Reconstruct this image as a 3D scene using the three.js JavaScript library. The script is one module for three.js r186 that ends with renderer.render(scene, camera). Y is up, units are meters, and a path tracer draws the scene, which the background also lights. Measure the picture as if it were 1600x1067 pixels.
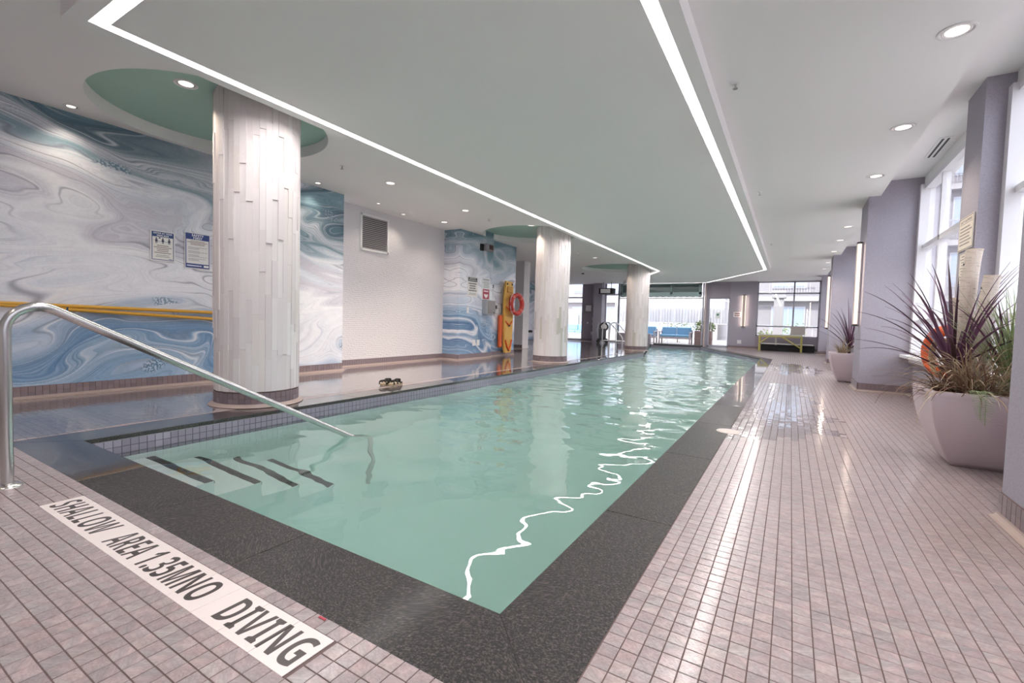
import * as THREE from 'three';
import { mergeGeometries } from 'three/addons/utils/BufferGeometryUtils.js';
import { RoundedBoxGeometry } from 'three/addons/geometries/RoundedBoxGeometry.js';
import { RectAreaLightUniformsLib } from 'three/addons/lights/RectAreaLightUniformsLib.js';
import { createNoise2D, createNoise3D } from 'simplex-noise';

// ---------------------------------------------------------------- camera, sky, sun, exposure
const scene = new THREE.Scene();
const EYE = new THREE.Vector3(0, 0.92, 0);
const camera = new THREE.PerspectiveCamera(2 * Math.atan(533.5 / 721.82) * 180 / Math.PI, 1600 / 1067, 0.05, 300);
camera.position.copy(EYE);
camera.rotation.set(-0.043853, 0.54172, 0.0287926, 'YXZ');
camera.updateMatrixWorld(true);
scene.background = new THREE.Color().setRGB(0.93, 0.97, 1.06);
scene.backgroundIntensity = 3.9;
const sun = new THREE.DirectionalLight(new THREE.Color().setRGB(1, 0.95, 0.86), 5);
sun.position.set(-18, 34, 22 - 20); sun.target.position.set(-3, 0, -30);
sun.castShadow = true; sun.shadow.mapSize.set(2048, 2048);
Object.assign(sun.shadow.camera, { left: -40, right: 40, top: 40, bottom: -40, near: 1, far: 120 });
scene.add(sun, sun.target);
const renderer = new THREE.WebGLRenderer({ antialias: true });
renderer.toneMapping = THREE.LinearToneMapping;
renderer.toneMappingExposure = 1.28;
renderer.shadowMap.enabled = true;
RectAreaLightUniformsLib.init();
const STRIP_POWER = 26, DOWN_POWER = 5, LEFT_POWER = 17, WASH_POWER = 1.3, SCONCE_POWER = 6;

// ---------------------------------------------------------------- helpers
let seed = 7;
const rnd = () => { seed = (seed * 1664525 + 1013904223) >>> 0; return seed / 4294967296; };
const rr = (a, b) => a + (b - a) * rnd();
const n2 = createNoise2D(rnd), n3 = createNoise3D(rnd);
const V = (x, y, z) => new THREE.Vector3(x, y, z);
const C = (r, g, b) => new THREE.Color().setRGB(r, g, b);
const hex = (h) => new THREE.Color(h);
const names = new Map();
function numbered(n) { const k = names.get(n) ?? 0; names.set(n, k + 1); return k ? `${n}_${String(k).padStart(3, '0')}` : n; }
function mesh(name, geo, mat, parent = scene) {
  const m = new THREE.Mesh(geo, mat);
  m.name = parent === scene ? numbered(name) : name;
  m.castShadow = m.receiveShadow = true;
  parent.add(m); return m;
}
function tag(o, label, category, group) { o.userData.label = label; o.userData.category = category; if (group) o.userData.group = group; return o; }
function thing(name, label, category, pos = [0, 0, 0], turn = 0, group) {
  const g = new THREE.Group(); g.name = numbered(name); g.position.set(...pos); g.rotation.y = turn; scene.add(g);
  return tag(g, label, category, group);
}
function structure(name, geo, mat, label) {
  let o;
  if (geo) o = mesh(name, geo, mat); else { o = new THREE.Group(); o.name = numbered(name); scene.add(o); }
  o.userData.kind = 'structure'; if (label) o.userData.label = label; return o;
}
function box(w, h, d, x = 0, y = 0, z = 0) { return new THREE.BoxGeometry(w, h, d).translate(x, y, z); }
// box from min / max corners, with uv in metres
function span(x0, x1, y0, y1, z0, z1) { return metric(box(Math.abs(x1 - x0), Math.abs(y1 - y0), Math.abs(z1 - z0), (x0 + x1) / 2, (y0 + y1) / 2, (z0 + z1) / 2)); }
function rbox(w, h, d, r, x = 0, y = 0, z = 0, s = 2) { return new RoundedBoxGeometry(w, h, d, s, r).translate(x, y, z); }
function cyl(r0, r1, h, x = 0, y = 0, z = 0, n = 24) { return new THREE.CylinderGeometry(r1, r0, h, n).translate(x, y, z); }
function tube(pts, r, seg = 24, rs = 10, closed = false) { return new THREE.TubeGeometry(new THREE.CatmullRomCurve3(pts.map((p) => p.isVector3 ? p : V(...p)), closed, 'catmullrom', 0.1), seg, r, rs, closed); }
function bar(a, b, r, n = 8) {
  a = V(...a); b = V(...b); const d = b.clone().sub(a), g = new THREE.CylinderGeometry(r, r, d.length(), n);
  g.applyQuaternion(new THREE.Quaternion().setFromUnitVectors(V(0, 1, 0), d.clone().normalize()));
  return g.translate((a.x + b.x) / 2, (a.y + b.y) / 2, (a.z + b.z) / 2);
}
function metric(g) {
  const p = g.attributes.position, n = g.attributes.normal, uv = new Float32Array(p.count * 2);
  for (let i = 0; i < p.count; i++) {
    const ax = Math.abs(n.getX(i)), ay = Math.abs(n.getY(i)), az = Math.abs(n.getZ(i));
    if (ay >= ax && ay >= az) { uv[2 * i] = p.getX(i); uv[2 * i + 1] = p.getZ(i); }
    else if (ax >= az) { uv[2 * i] = -p.getZ(i); uv[2 * i + 1] = p.getY(i); }
    else { uv[2 * i] = p.getX(i); uv[2 * i + 1] = p.getY(i); }
  }
  g.setAttribute('uv', new THREE.BufferAttribute(uv, 2)); return g;
}
function merge(list) {
  const l = list.map((g) => { const q = g.index ? g.toNonIndexed() : g; for (const k of Object.keys(q.attributes)) if (!['position', 'normal', 'uv'].includes(k)) q.deleteAttribute(k); return q; });
  return mergeGeometries(l);
}
function dataTex(w, h, fn, srgb = true) {
  const d = new Uint8Array(w * h * 4);
  for (let y = 0; y < h; y++) for (let x = 0; x < w; x++) {
    const c = fn(x / w, y / h, x, y), i = 4 * (y * w + x);
    if (typeof c === 'number') { d[i] = d[i + 1] = d[i + 2] = Math.max(0, Math.min(255, c)); }
    else { d[i] = Math.max(0, Math.min(255, c[0])); d[i + 1] = Math.max(0, Math.min(255, c[1])); d[i + 2] = Math.max(0, Math.min(255, c[2])); }
    d[i + 3] = 255;
  }
  const t = new THREE.DataTexture(d, w, h);
  t.wrapS = t.wrapT = THREE.RepeatWrapping; t.magFilter = THREE.LinearFilter; t.minFilter = THREE.LinearMipmapLinearFilter; t.generateMipmaps = true;
  if (srgb) t.colorSpace = THREE.SRGBColorSpace; t.needsUpdate = true; return t;
}
function canvasTex(w, h, draw) {
  const c = document.createElement('canvas'); c.width = w; c.height = h; const g = c.getContext('2d'); draw(g, w, h);
  const t = new THREE.CanvasTexture(c); t.colorSpace = THREE.SRGBColorSpace; t.anisotropy = 8; return t;
}
// tileable noise on a unit square
function wrapNoise(u, v, f, s = 0) {
  const a = u * 2 * Math.PI, b = v * 2 * Math.PI, r = f / (2 * Math.PI);
  return n3(Math.cos(a) * r + s, Math.sin(a) * r + Math.cos(b) * r * 1.31 + 7 + s, Math.sin(b) * r * 1.31 - 3);
}
const std = (color, roughness, extra = {}) => new THREE.MeshStandardMaterial({ color, roughness, ...extra });
const phys = (p) => new THREE.MeshPhysicalMaterial(p);
const pixelSize = (p, size) => 721.82 * size / Math.max(0.2, p.distanceTo(EYE));
const frustum = new THREE.Frustum().setFromProjectionMatrix(new THREE.Matrix4().multiplyMatrices((camera.updateProjectionMatrix(), camera.projectionMatrix), camera.matrixWorldInverse));

// ---------------------------------------------------------------- materials
const fineNoise = dataTex(512, 512, (u, v) => 128 + 60 * wrapNoise(u, v, 60) + 40 * wrapNoise(u, v, 140, 3) + 25 * wrapNoise(u, v, 20, 9), false);
const slate = dataTex(1024, 1024, (u, v) => { const a = wrapNoise(u, v, 26), w = wrapNoise(u, v, 60, 4); return 128 + 70 * wrapNoise(u + 0.02 * w, v * 1, 40, 2) * (0.6 + 0.4 * a) + 40 * wrapNoise(u, v, 95, 8); }, false);
const slateTint = dataTex(1024, 1024, (u, v) => { const a = wrapNoise(u, v, 18, 1) * 0.5 + wrapNoise(u, v, 70, 5) * 0.5 + wrapNoise(u, v, 150, 6) * 0.25; const k = 1 + 0.11 * a, p = 1 + 0.035 * wrapNoise(u, v, 12, 11); return [232 * k * p, 226 * k, 226 * k]; });
const M = {};
M.ceiling = std(C(0.86, 0.85, 0.85), 0.85, { bumpMap: fineNoise, bumpScale: 0.0006 });
M.teal = std(hex('#a6c8bd'), 0.8);
const linen = dataTex(512, 512, (u, v, x, y) => { const k = 1 + 0.05 * n2(x * 0.9, y * 0.03) + 0.05 * n2(x * 0.03 + 50, y * 0.9) + 0.02 * n2(x * 0.05, y * 0.05); return [226 * k, 224 * k, 228 * k]; });
linen.repeat.set(2, 2);
M.grey = std(hex('#bbb7c1'), 0.75, { map: linen });
M.greyDark = std(hex('#b3aab2'), 0.75, { map: linen });
M.plain = std(hex('#d8d4d4'), 0.8, { bumpMap: fineNoise, bumpScale: 0.0005 });
M.grout = std(hex('#6f5d5b'), 0.9, { bumpMap: fineNoise, bumpScale: 0.001 });
M.tile = phys({ color: hex('#b0a5a6'), map: slateTint, roughness: 0.3, bumpMap: slate, bumpScale: 0.0011, clearcoat: 0.35, clearcoatRoughness: 0.12, vertexColors: true });
M.tileTints = ['#b0a5a6', '#aa9fa0', '#b6aaab', '#a79c9e', '#b0a2a2', '#b8adac'].map((h) => phys({ color: hex(h), map: slateTint, roughness: 0.3, bumpMap: slate, bumpScale: 0.0011, clearcoat: 0.35, clearcoatRoughness: 0.12 }));
M.tileWet = phys({ color: hex('#9a8f92'), map: slateTint, roughness: 0.16, bumpMap: slate, bumpScale: 0.0005, clearcoat: 1, clearcoatRoughness: 0.05, vertexColors: true });
M.cove = std(hex('#a89690'), 0.5);
M.baseTile = std(hex('#84757b'), 0.4);
M.baseTileV = std(C(1, 1, 1), 0.4, { vertexColors: true });
M.poolTile = phys({ color: hex('#8b8492'), roughness: 0.25 });
const granite = dataTex(1024, 1024, (u, v) => {
  const a = wrapNoise(u, v, 110, 1), b = wrapNoise(u, v, 60, 2), c = wrapNoise(u, v, 190, 3);
  let k = 0.5 + 0.62 * a + 0.38 * b + 0.3 * c; k = Math.max(0.06, k);
  return [68 * k + 6, 60 * k + 5, 59 * k + 5];
});
const graniteBump = dataTex(512, 512, (u, v) => 128 + 70 * wrapNoise(u, v, 110, 4) + 40 * wrapNoise(u, v, 40, 5), false);
M.graniteWet = phys({ color: C(0.86, 0.86, 0.88), map: granite, roughness: 0.3, bumpMap: graniteBump, bumpScale: 0.00015, clearcoat: 1, clearcoatRoughness: 0.03 });
M.granite = phys({ color: C(1, 1, 1), map: granite, roughness: 0.52, bumpMap: graniteBump, bumpScale: 0.0008, clearcoat: 0.14, clearcoatRoughness: 0.14 });

M.plaster = std(hex('#eef5f2'), 0.8, { bumpMap: fineNoise, bumpScale: 0.001 });
M.steel = std(C(0.62, 0.61, 0.6), 0.24, { metalness: 1 });
M.steelDull = std(C(0.5, 0.5, 0.5), 0.4, { metalness: 1 });
M.white = std(hex('#e9e7e8'), 0.5);
M.frame = std(hex('#e3e1e6'), 0.4);
M.alu = std(hex('#a7a6b1'), 0.4, { metalness: 0.3 });
M.darkAlu = std(hex('#5d6468'), 0.45, { metalness: 0.3 });
M.black = std(hex('#1d1c1f'), 0.5);
M.darkGrey = std(hex('#4b4a4f'), 0.6);
M.pane = phys({ color: C(0.97, 0.98, 0.98), roughness: 0.02, transmission: 1, thickness: 0, ior: 1.5 });
M.smoked = phys({ color: hex('#5b6c6c'), roughness: 0.12, metalness: 0 });
M.stones = ['#e7dfdf', '#e4dbdc', '#eae3e3', '#e1d8d8', '#e6ddda', '#ece5e6'].map((h) => std(hex(h), 0.6, { bumpMap: slate, bumpScale: 0.0016 }));
M.stoneDull = std(hex('#cdc8bf'), 0.65, { bumpMap: slate, bumpScale: 0.002 });
M.core = std(hex('#a89f9b'), 0.9);
M.lampGlow = new THREE.MeshStandardMaterial({ color: 0x222222, emissive: C(1, 0.94, 0.86), emissiveIntensity: 1.3 });
M.stripGlow = new THREE.MeshStandardMaterial({ color: 0x444444, emissive: C(1, 0.97, 0.95), emissiveIntensity: 1.6 });
M.sconceGlow = new THREE.MeshStandardMaterial({ color: 0x444444, emissive: C(1, 0.8, 0.66), emissiveIntensity: 1.2 });
M.reflector = std(C(0.75, 0.73, 0.7), 0.25, { metalness: 0.9 });
M.yellow = std(hex('#d9a43a'), 0.45);
M.orange = std(hex('#e2622f'), 0.55);
M.red = std(hex('#c43d35'), 0.45);
M.blue = std(hex('#2c5f8a'), 0.5);

// ---------------------------------------------------------------- room numbers
const CEIL = 2.95, RECESS = 3.08, PANEL = 2.81, BAY = 3.16;
const WATER = -0.14;
const ZB = 2.6, ZF = -22.6;                       // back and far walls
// pool outline at the coping's inner edge (x, z)
const POOL = [[-4.2, -1.208], [-0.743, -1.208], [-0.743, -15.86], [-3.5, -22.4], [-5.75, -22.4], [-4.2, -15.6]];
function offset(poly, d) {                         // grow a polygon (x, z) outwards by d
  const n = poly.length, out = [];
  let area = 0; for (let i = 0; i < n; i++) { const [a, b] = poly[i], [c, e] = poly[(i + 1) % n]; area += a * e - c * b; }
  const s = Math.sign(area);
  for (let i = 0; i < n; i++) {
    const p = poly[(i + n - 1) % n], q = poly[i], r = poly[(i + 1) % n];
    const nrm = (a, b) => { const dx = b[0] - a[0], dz = b[1] - a[1], l = Math.hypot(dx, dz); return [s * dz / l, -s * dx / l]; };
    const n1 = nrm(p, q), n2_ = nrm(q, r), k = 1 + n1[0] * n2_[0] + n1[1] * n2_[1];
    out.push([q[0] + d * (n1[0] + n2_[0]) / k, q[1] + d * (n1[1] + n2_[1]) / k]);
  }
  return out;
}
function inside(poly, x, z) { let r = false; for (let i = 0, j = poly.length - 1; i < poly.length; j = i++) { const [a, b] = poly[i], [c, e] = poly[j]; if ((b > z) !== (e > z) && x < (c - a) * (z - b) / (e - b) + a) r = !r; } return r; }
const shapeOf = (poly, Path = THREE.Shape) => { const s = new Path(); poly.forEach(([x, z], i) => i ? s.lineTo(x, -z) : s.moveTo(x, -z)); s.closePath(); return s; };
// slab in plan (x, z) between y0 and y1
function slab(poly, y0, y1, holes = []) {
  const s = shapeOf(poly); for (const h of holes) s.holes.push(h.isPath ? h : shapeOf(h, THREE.Path));
  const g = new THREE.ExtrudeGeometry(s, { depth: y1 - y0, bevelEnabled: false, curveSegments: 48 });
  g.rotateX(-Math.PI / 2); g.translate(0, y0, 0); return metric(g);
}
const rect = (x0, x1, z0, z1) => [[x0, z0], [x1, z0], [x1, z1], [x0, z1]];
const hole = (x, z, r) => { const p = new THREE.Path(); p.absarc(x, -z, r, 0, 2 * Math.PI, false); p.isPath = true; return p; };

// ---------------------------------------------------------------- floor: grout bed and mosaic tiles
const COPING = offset(POOL, 0.315);
const COLUMNS = [[-4.78, -2.77], [-4.78, -9.68], [-4.78, -16.66]];
const PITCH = 0.0525;
function tileGeo(uo, vo, w = PITCH - 0.0035) {
  const a = w / 2, b = a - 0.0012, h = 0.0018, g = new THREE.BufferGeometry();
  const P = [[-b, 0, b], [b, 0, b], [b, 0, -b], [-b, 0, -b], [-a, -h, a], [a, -h, a], [a, -h, -a], [-a, -h, -a]];
  g.setAttribute('position', new THREE.Float32BufferAttribute(P.flat(), 3));
  g.setAttribute('normal', new THREE.Float32BufferAttribute(P.map(([x, y, z], i) => i < 4 ? [0, 1, 0] : V(Math.sign(x) * 0.5, 1, Math.sign(z) * 0.5).normalize().toArray()).flat(), 3));
  g.setAttribute('uv', new THREE.Float32BufferAttribute(P.map(([x, , z]) => [uo + x * 1.1, vo + z * 1.1]).flat(), 2));
  g.setIndex([0, 1, 2, 0, 2, 3, 4, 5, 1, 4, 1, 0, 5, 6, 2, 5, 2, 1, 6, 7, 3, 6, 3, 2, 7, 4, 0, 7, 0, 3]);
  return g;
}
const tileVariants = Array.from({ length: 12 }, () => tileGeo(rnd(), rnd()));
// the tiles of one floor: the largest in view as single meshes, the rest joined
function layTiles(floor, spots) {
  for (const s of spots) { s.size = frustum.containsPoint(s.p) ? pixelSize(s.p, PITCH) * Math.sqrt(0.92 / s.p.distanceTo(EYE)) : 0; }
  spots.sort((a, b) => b.size - a.size);
  const single = spots.slice(0, 300).filter((s) => s.size > 0), rest = spots.slice(single.length);
  for (const s of single) {
    const m = mesh('tile', tileVariants[Math.floor(rnd() * 12)], M.tileTints[Math.floor(rnd() * 6)], floor);
    m.position.copy(s.p); m.position.y += rr(-0.0004, 0.0004); m.rotation.set(rr(-0.006, 0.006), 0, rr(-0.006, 0.006));
  }
  for (const [name, list, mat] of [['tile_field', rest.filter((s) => !s.wet), M.tile], ['wet_tile_field', rest.filter((s) => s.wet), M.tileWet]]) {
    if (!list.length) continue;
    const pos = [], nor = [], uv = [], col = [], idx = [];
    for (const s of list) {
      const far = s.p.distanceTo(EYE) > 13, g = tileVariants[Math.floor(rnd() * 12)], P = g.attributes.position, N = g.attributes.normal, U = g.attributes.uv, base = pos.length / 3;
      const k = rr(0.93, 1.06), kp = rr(0.985, 1.015), t = s.wet ? 0.012 : 0.006, tx = rr(-t, t), tz = rr(-t, t), du = rnd(), dv = rnd();
      for (let i = 0; i < (far ? 4 : 8); i++) {
        pos.push(s.p.x + P.getX(i), s.p.y + P.getY(i) + tx * P.getX(i) + tz * P.getZ(i), s.p.z + P.getZ(i));
        const nn = V(N.getX(i) - tx, N.getY(i), N.getZ(i) - tz).normalize(); nor.push(nn.x, nn.y, nn.z);
        uv.push(U.getX(i) + du, U.getY(i) + dv); col.push(k, k * kp, k * kp);
      }
      const I = g.index.array; for (let i = 0; i < (far ? 6 : 30); i++) idx.push(base + I[i]);
    }
    const g = new THREE.BufferGeometry();
    g.setAttribute('position', new THREE.Float32BufferAttribute(pos, 3)); g.setAttribute('normal', new THREE.Float32BufferAttribute(nor, 3));
    g.setAttribute('uv', new THREE.Float32BufferAttribute(uv, 2)); g.setAttribute('color', new THREE.Float32BufferAttribute(col, 3)); g.setIndex(idx);
    mesh(name, g, mat, floor).userData.kind = 'stuff';
  }
}
// where the walkway tiles are wet: an uneven patch along the coping past the skimmer cover
const wetAt = (x, z) => { const e = 0.3 * n2(x * 2.2, z * 1.1) + 0.15 * n2(x * 7, z * 5); return (z < -3.9 && z > -9 && x < 0.42 + 0.5 * e - 0.1 * Math.abs(z + 6) && z < -4.3 + e) || (z < -10.8 && z > -14.5 && Math.hypot(x - 0.1, (z + 12.6) * 0.35) < 0.5 + e); };
const SIGN = { x0: -2.945, x1: -1.066, z0: -0.843, z1: -0.683 };
{
  const o = offset(POOL, 0.2);
  const floor = structure('floor', slab([[-4.35, ZB], [1.75, ZB], [1.75, ZF], [o[3][0], ZF], o[2], o[1], [-4.35, o[1][1]]], -0.12, -0.0028), M.grout, 'pinkish grey square mosaic tile deck with brown grout');
  const left = structure('floor', slab([[-4.35, ZB], [-4.35, o[0][1]], o[0], o[5], [o[4][0], ZF], [-11.6, ZF], [-11.6, ZB]], -0.12, -0.0028), M.grout, 'wet brown mosaic tile deck along the mural wall');
  const A = [], B = [];
  const x0 = -0.4255;
  for (let i = -220; i < 45; i++) for (let j = -60; j < 440; j++) {
    const x = x0 + (i + 0.5) * PITCH, z = -0.8965 - (j - 0.5) * PITCH;
    if (x > 1.55 || x < -11 || z > 1.2 || z < ZF + 0.05 || (x < -7 && z > -8)) continue;
    if (inside(COPING, x, z) || inside(COPING, x + 0.02, z) || inside(COPING, x - 0.02, z)) continue;
    if (x > SIGN.x0 - 0.01 && x < SIGN.x1 + 0.01 && z > SIGN.z0 - 0.01 && z < SIGN.z1 + 0.01) continue;
    if (COLUMNS.some(([a, b]) => Math.hypot(x - a, z - b) < 0.36)) continue;
    (x < -4.35 ? B : A).push({ p: V(x, 0, z), wet: x > -0.6 && wetAt(x, z) });
  }
  layTiles(floor, A); layTiles(left, B);
}

// floor lettering: white tiles with black letters
{
  const s = thing('floor_sign', 'white tile strip lettered SHALLOW AREA 1.35M NO DIVING set in the deck', 'sign');
  const W = SIGN.x1 - SIGN.x0, D = SIGN.z1 - SIGN.z0;
  const tex = canvasTex(2048, 176, (g, w, h) => {
    g.fillStyle = '#e9ddda'; g.fillRect(0, 0, w, h);
    for (let i = 0; i < 900; i++) { g.fillStyle = `rgba(150,120,115,${rr(0.02, 0.09)})`; g.fillRect(rnd() * w, rnd() * h, rr(1, 9), rr(1, 4)); }
    g.fillStyle = '#3b3130'; g.textBaseline = 'alphabetic';
    const put = (t, xa, xb) => { g.save(); g.font = 'bold 170px sans-serif'; const m = g.measureText(t); const up = m.actualBoundingBoxAscent, wd = m.actualBoundingBoxRight + m.actualBoundingBoxLeft; const X0 = (xa - SIGN.x0) / W * w, X1 = (xb - SIGN.x0) / W * w; g.translate(X0, h * 0.845); g.scale((X1 - X0) / wd, h * 0.7 / up); g.fillText(t, m.actualBoundingBoxLeft, 0); g.restore(); };
    put('SHALLOW', -2.91, -2.395); put('AREA', -2.3, -2.055); put('1.35M', -2.02, -1.75); put('NO', -1.735, -1.585); put('DIVING', -1.465, -1.085);
  });
  const m = phys({ map: tex, roughness: 0.35, clearcoat: 0.3, clearcoatRoughness: 0.2 });
  mesh('grout_bed', span(SIGN.x0, SIGN.x1, -0.01, -0.0012, SIGN.z0, SIGN.z1), M.grout, s);
  const n = 12;
  for (let i = 0; i < n; i++) {
    const a = SIGN.x0 + W * i / n + 0.0007, b = SIGN.x0 + W * (i + 1) / n - 0.0007;
    const g = rbox(b - a, 0.006, D - 0.001, 0.0012, (a + b) / 2, -0.002, (SIGN.z0 + SIGN.z1) / 2, 1), p = g.attributes.position, uv = g.attributes.uv;
    for (let k = 0; k < p.count; k++) uv.setXY(k, (p.getX(k) - SIGN.x0) / W, 1 - (p.getZ(k) - SIGN.z0) / D);
    mesh('tile', g, m, s);
  }
}
mesh('red_petal', rbox(0.03, 0.002, 0.008, 0.0009, -1.178, 0.0015, -0.886), std(hex('#b2434f'), 0.7)).rotation.y = 0;
tag(scene.children.at(-1), 'tiny red petal lying on the tiles by the black coping', 'petal');

// ---------------------------------------------------------------- pool: coping slabs, basin, waterline tiles, steps
{
  const cop = structure('pool_coping', null, null, 'dark speckled granite slabs edging the pool');
  const inn = POOL, out = COPING;
  const along = (i, cuts) => {
    const a = inn[i], b = inn[(i + 1) % 6], c = out[(i + 1) % 6], d = out[i];
    for (let k = 0; k + 1 < cuts.length; k++) {
      const L = (p, q, t) => [p[0] + (q[0] - p[0]) * t, p[1] + (q[1] - p[1]) * t];
      const t0 = cuts[k], t1 = cuts[k + 1];
      // joints run square to the edge except at the mitred corners
      const len = Math.hypot(b[0] - a[0], b[1] - a[1]), ux = (b[0] - a[0]) / len, uz = (b[1] - a[1]) / len;
      const ol = Math.hypot(c[0] - d[0], c[1] - d[1]), pr = (t) => { const p = L(a, b, t); const q = ((p[0] - d[0]) * ux + (p[1] - d[1]) * uz) / ol; return L(d, c, Math.max(0, Math.min(1, q))); };
      const e = 0.0012 / len;
      const q = [L(a, b, t0 ? t0 + e : 0), L(a, b, t1 < 1 ? t1 - e : 1), t1 < 1 ? pr(t1 - e) : c, t0 ? pr(t0 + e) : d];
      const s = shapeOf(q), g = new THREE.ExtrudeGeometry(s, { depth: 0.03, bevelEnabled: true, bevelThickness: 0.003, bevelSize: 0.003, bevelOffset: -0.003, bevelSegments: 2 });
      g.rotateX(-Math.PI / 2); g.translate(0, -0.034, 0); metric(g);
      const u = g.attributes.uv, du = rnd(), dv = rnd(); for (let m = 0; m < u.count; m++) u.setXY(m, u.getX(m) + du, u.getY(m) + dv);
      mesh('granite_slab', g, i === 5 || i === 4 || (i === 0 && k === 0) || (i === 1 && k > 3) ? M.graniteWet : M.granite, cop);
    }
  };
  const cutsAt = (i, list) => { const a = inn[i], b = inn[(i + 1) % 6], len = Math.hypot(b[0] - a[0], b[1] - a[1]); return [0, ...list.map((d) => d / len).filter((t) => t < 0.97), 1]; };
  along(0, cutsAt(0, [0.97, 1.73, 2.49]));
  along(1, cutsAt(1, [0.975, 2.24, 3.53, 4.79, 5.98, 7.2, 8.4, 9.6, 10.8, 12, 13.2]));
  along(2, cutsAt(2, [1.2, 2.4, 3.6, 4.8, 6])); along(3, cutsAt(3, [1.1])); along(4, cutsAt(4, [1.2, 2.4, 3.6, 4.8, 6]));
  along(5, cutsAt(5, [1.2, 2.4, 3.6, 4.8, 6, 7.2, 8.4, 9.6, 10.8, 12, 13.2]));

  const D = -1.5;
  const basin = structure('pool_basin', null, null, 'white plaster swimming pool basin');
  mesh('basin_floor', slab(offset(POOL, 0.2), D - 0.15, D), M.plaster, basin);
  mesh('basin_wall', slab(offset(POOL, 0.2), D - 0.1, -0.035, [POOL.slice().reverse()]), M.plaster, basin);
  // waterline tiles: rows of small squares on the walls that the camera faces
  const near = [], far = [];
  const tg = rbox(PITCH - 0.004, PITCH - 0.004, 0.006, 0.001, 0, 0, 0, 1);
  const row = (a, b, nx, nz) => {
    const len = Math.hypot(b[0] - a[0], b[1] - a[1]), n = Math.floor(len / PITCH), yaw = Math.atan2(nx, nz);
    for (let k = 0; k < n; k++) for (let r = 0; r < 4; r++) { const t = (k + 0.5) * PITCH / len; near.push({ p: V(a[0] + (b[0] - a[0]) * t + nx * 0.001, -0.062 - r * PITCH, a[1] + (b[1] - a[1]) * t + nz * 0.001), yaw }); }
  };
  row(POOL[0], [-4.2, -15.6], 1, 0); row(POOL[0], POOL[1], 0, -1); row(POOL[1], POOL[2], -1, 0);
  { const d = [POOL[3][0] - POOL[2][0], POOL[3][1] - POOL[2][1]], l = Math.hypot(...d); row(POOL[2], POOL[3], d[1] / l, -d[0] / l); row(POOL[3], POOL[4], 0, 1); }
  near.sort((a, b) => (frustum.containsPoint(b.p) && b.yaw > 0 ? 1 / b.p.distanceTo(EYE) : 0) - (frustum.containsPoint(a.p) && a.yaw > 0 ? 1 / a.p.distanceTo(EYE) : 0));
  const tints = ['#9a93a3', '#938c9b', '#8e8896', '#a09aa8'].map((h) => phys({ color: hex(h), roughness: 0.22, clearcoat: 0.4 }));
  const gr = std(hex('#55505a'), 0.8);
  mesh('tile_grout', slab(offset(POOL, 0.003), -0.25, -0.036, [offset(POOL, -0.0005).slice().reverse()]), gr, basin);
  near.forEach((s, i) => { if (i < 300) { const m = mesh('tile', tg, tints[Math.floor(rnd() * 4)], basin); m.position.copy(s.p); m.rotation.y = s.yaw; } else far.push(s); });
  mesh('tile_field', merge(far.map((s) => tg.clone().rotateY(s.yaw).translate(s.p.x, s.p.y, s.p.z))), tints[1], basin).userData.kind = 'stuff';
  // entry steps in the near corner, each with a dark tiled nosing
  const st = structure('pool_steps', null, null, 'white submerged entry steps with dark tiled nosings');
  const treads = [[-0.4, -1.21, -1.62], [-0.68, -1.62, -1.94], [-0.96, -1.94, -2.26], [-1.24, -2.26, -2.58]];
  const nose = std(hex('#3f3a38'), 0.5);
  treads.forEach(([y, z0, z1]) => {
    mesh('tread', span(-4.2, -3.3, D, y, z0, z1), M.plaster, st);
    for (let k = 0; k < 17; k++) mesh('tile', rbox(PITCH - 0.003, 0.008, PITCH - 0.003, 0.001, -4.17 + k * PITCH, y + 0.003, z1 + 0.028, 1), nose, st);
    for (let k = 0; k < 17; k++) mesh('tile', rbox(PITCH - 0.003, PITCH - 0.003, 0.008, 0.001, -4.17 + k * PITCH, y - 0.028, z1 - 0.003, 1), nose, st);
  });
  for (let k = 0; k < 17; k++) mesh('tile', rbox(PITCH - 0.003, 0.008, PITCH - 0.003, 0.001, -4.17 + k * PITCH, -0.397, -1.236, 1), nose, st);
}
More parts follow.
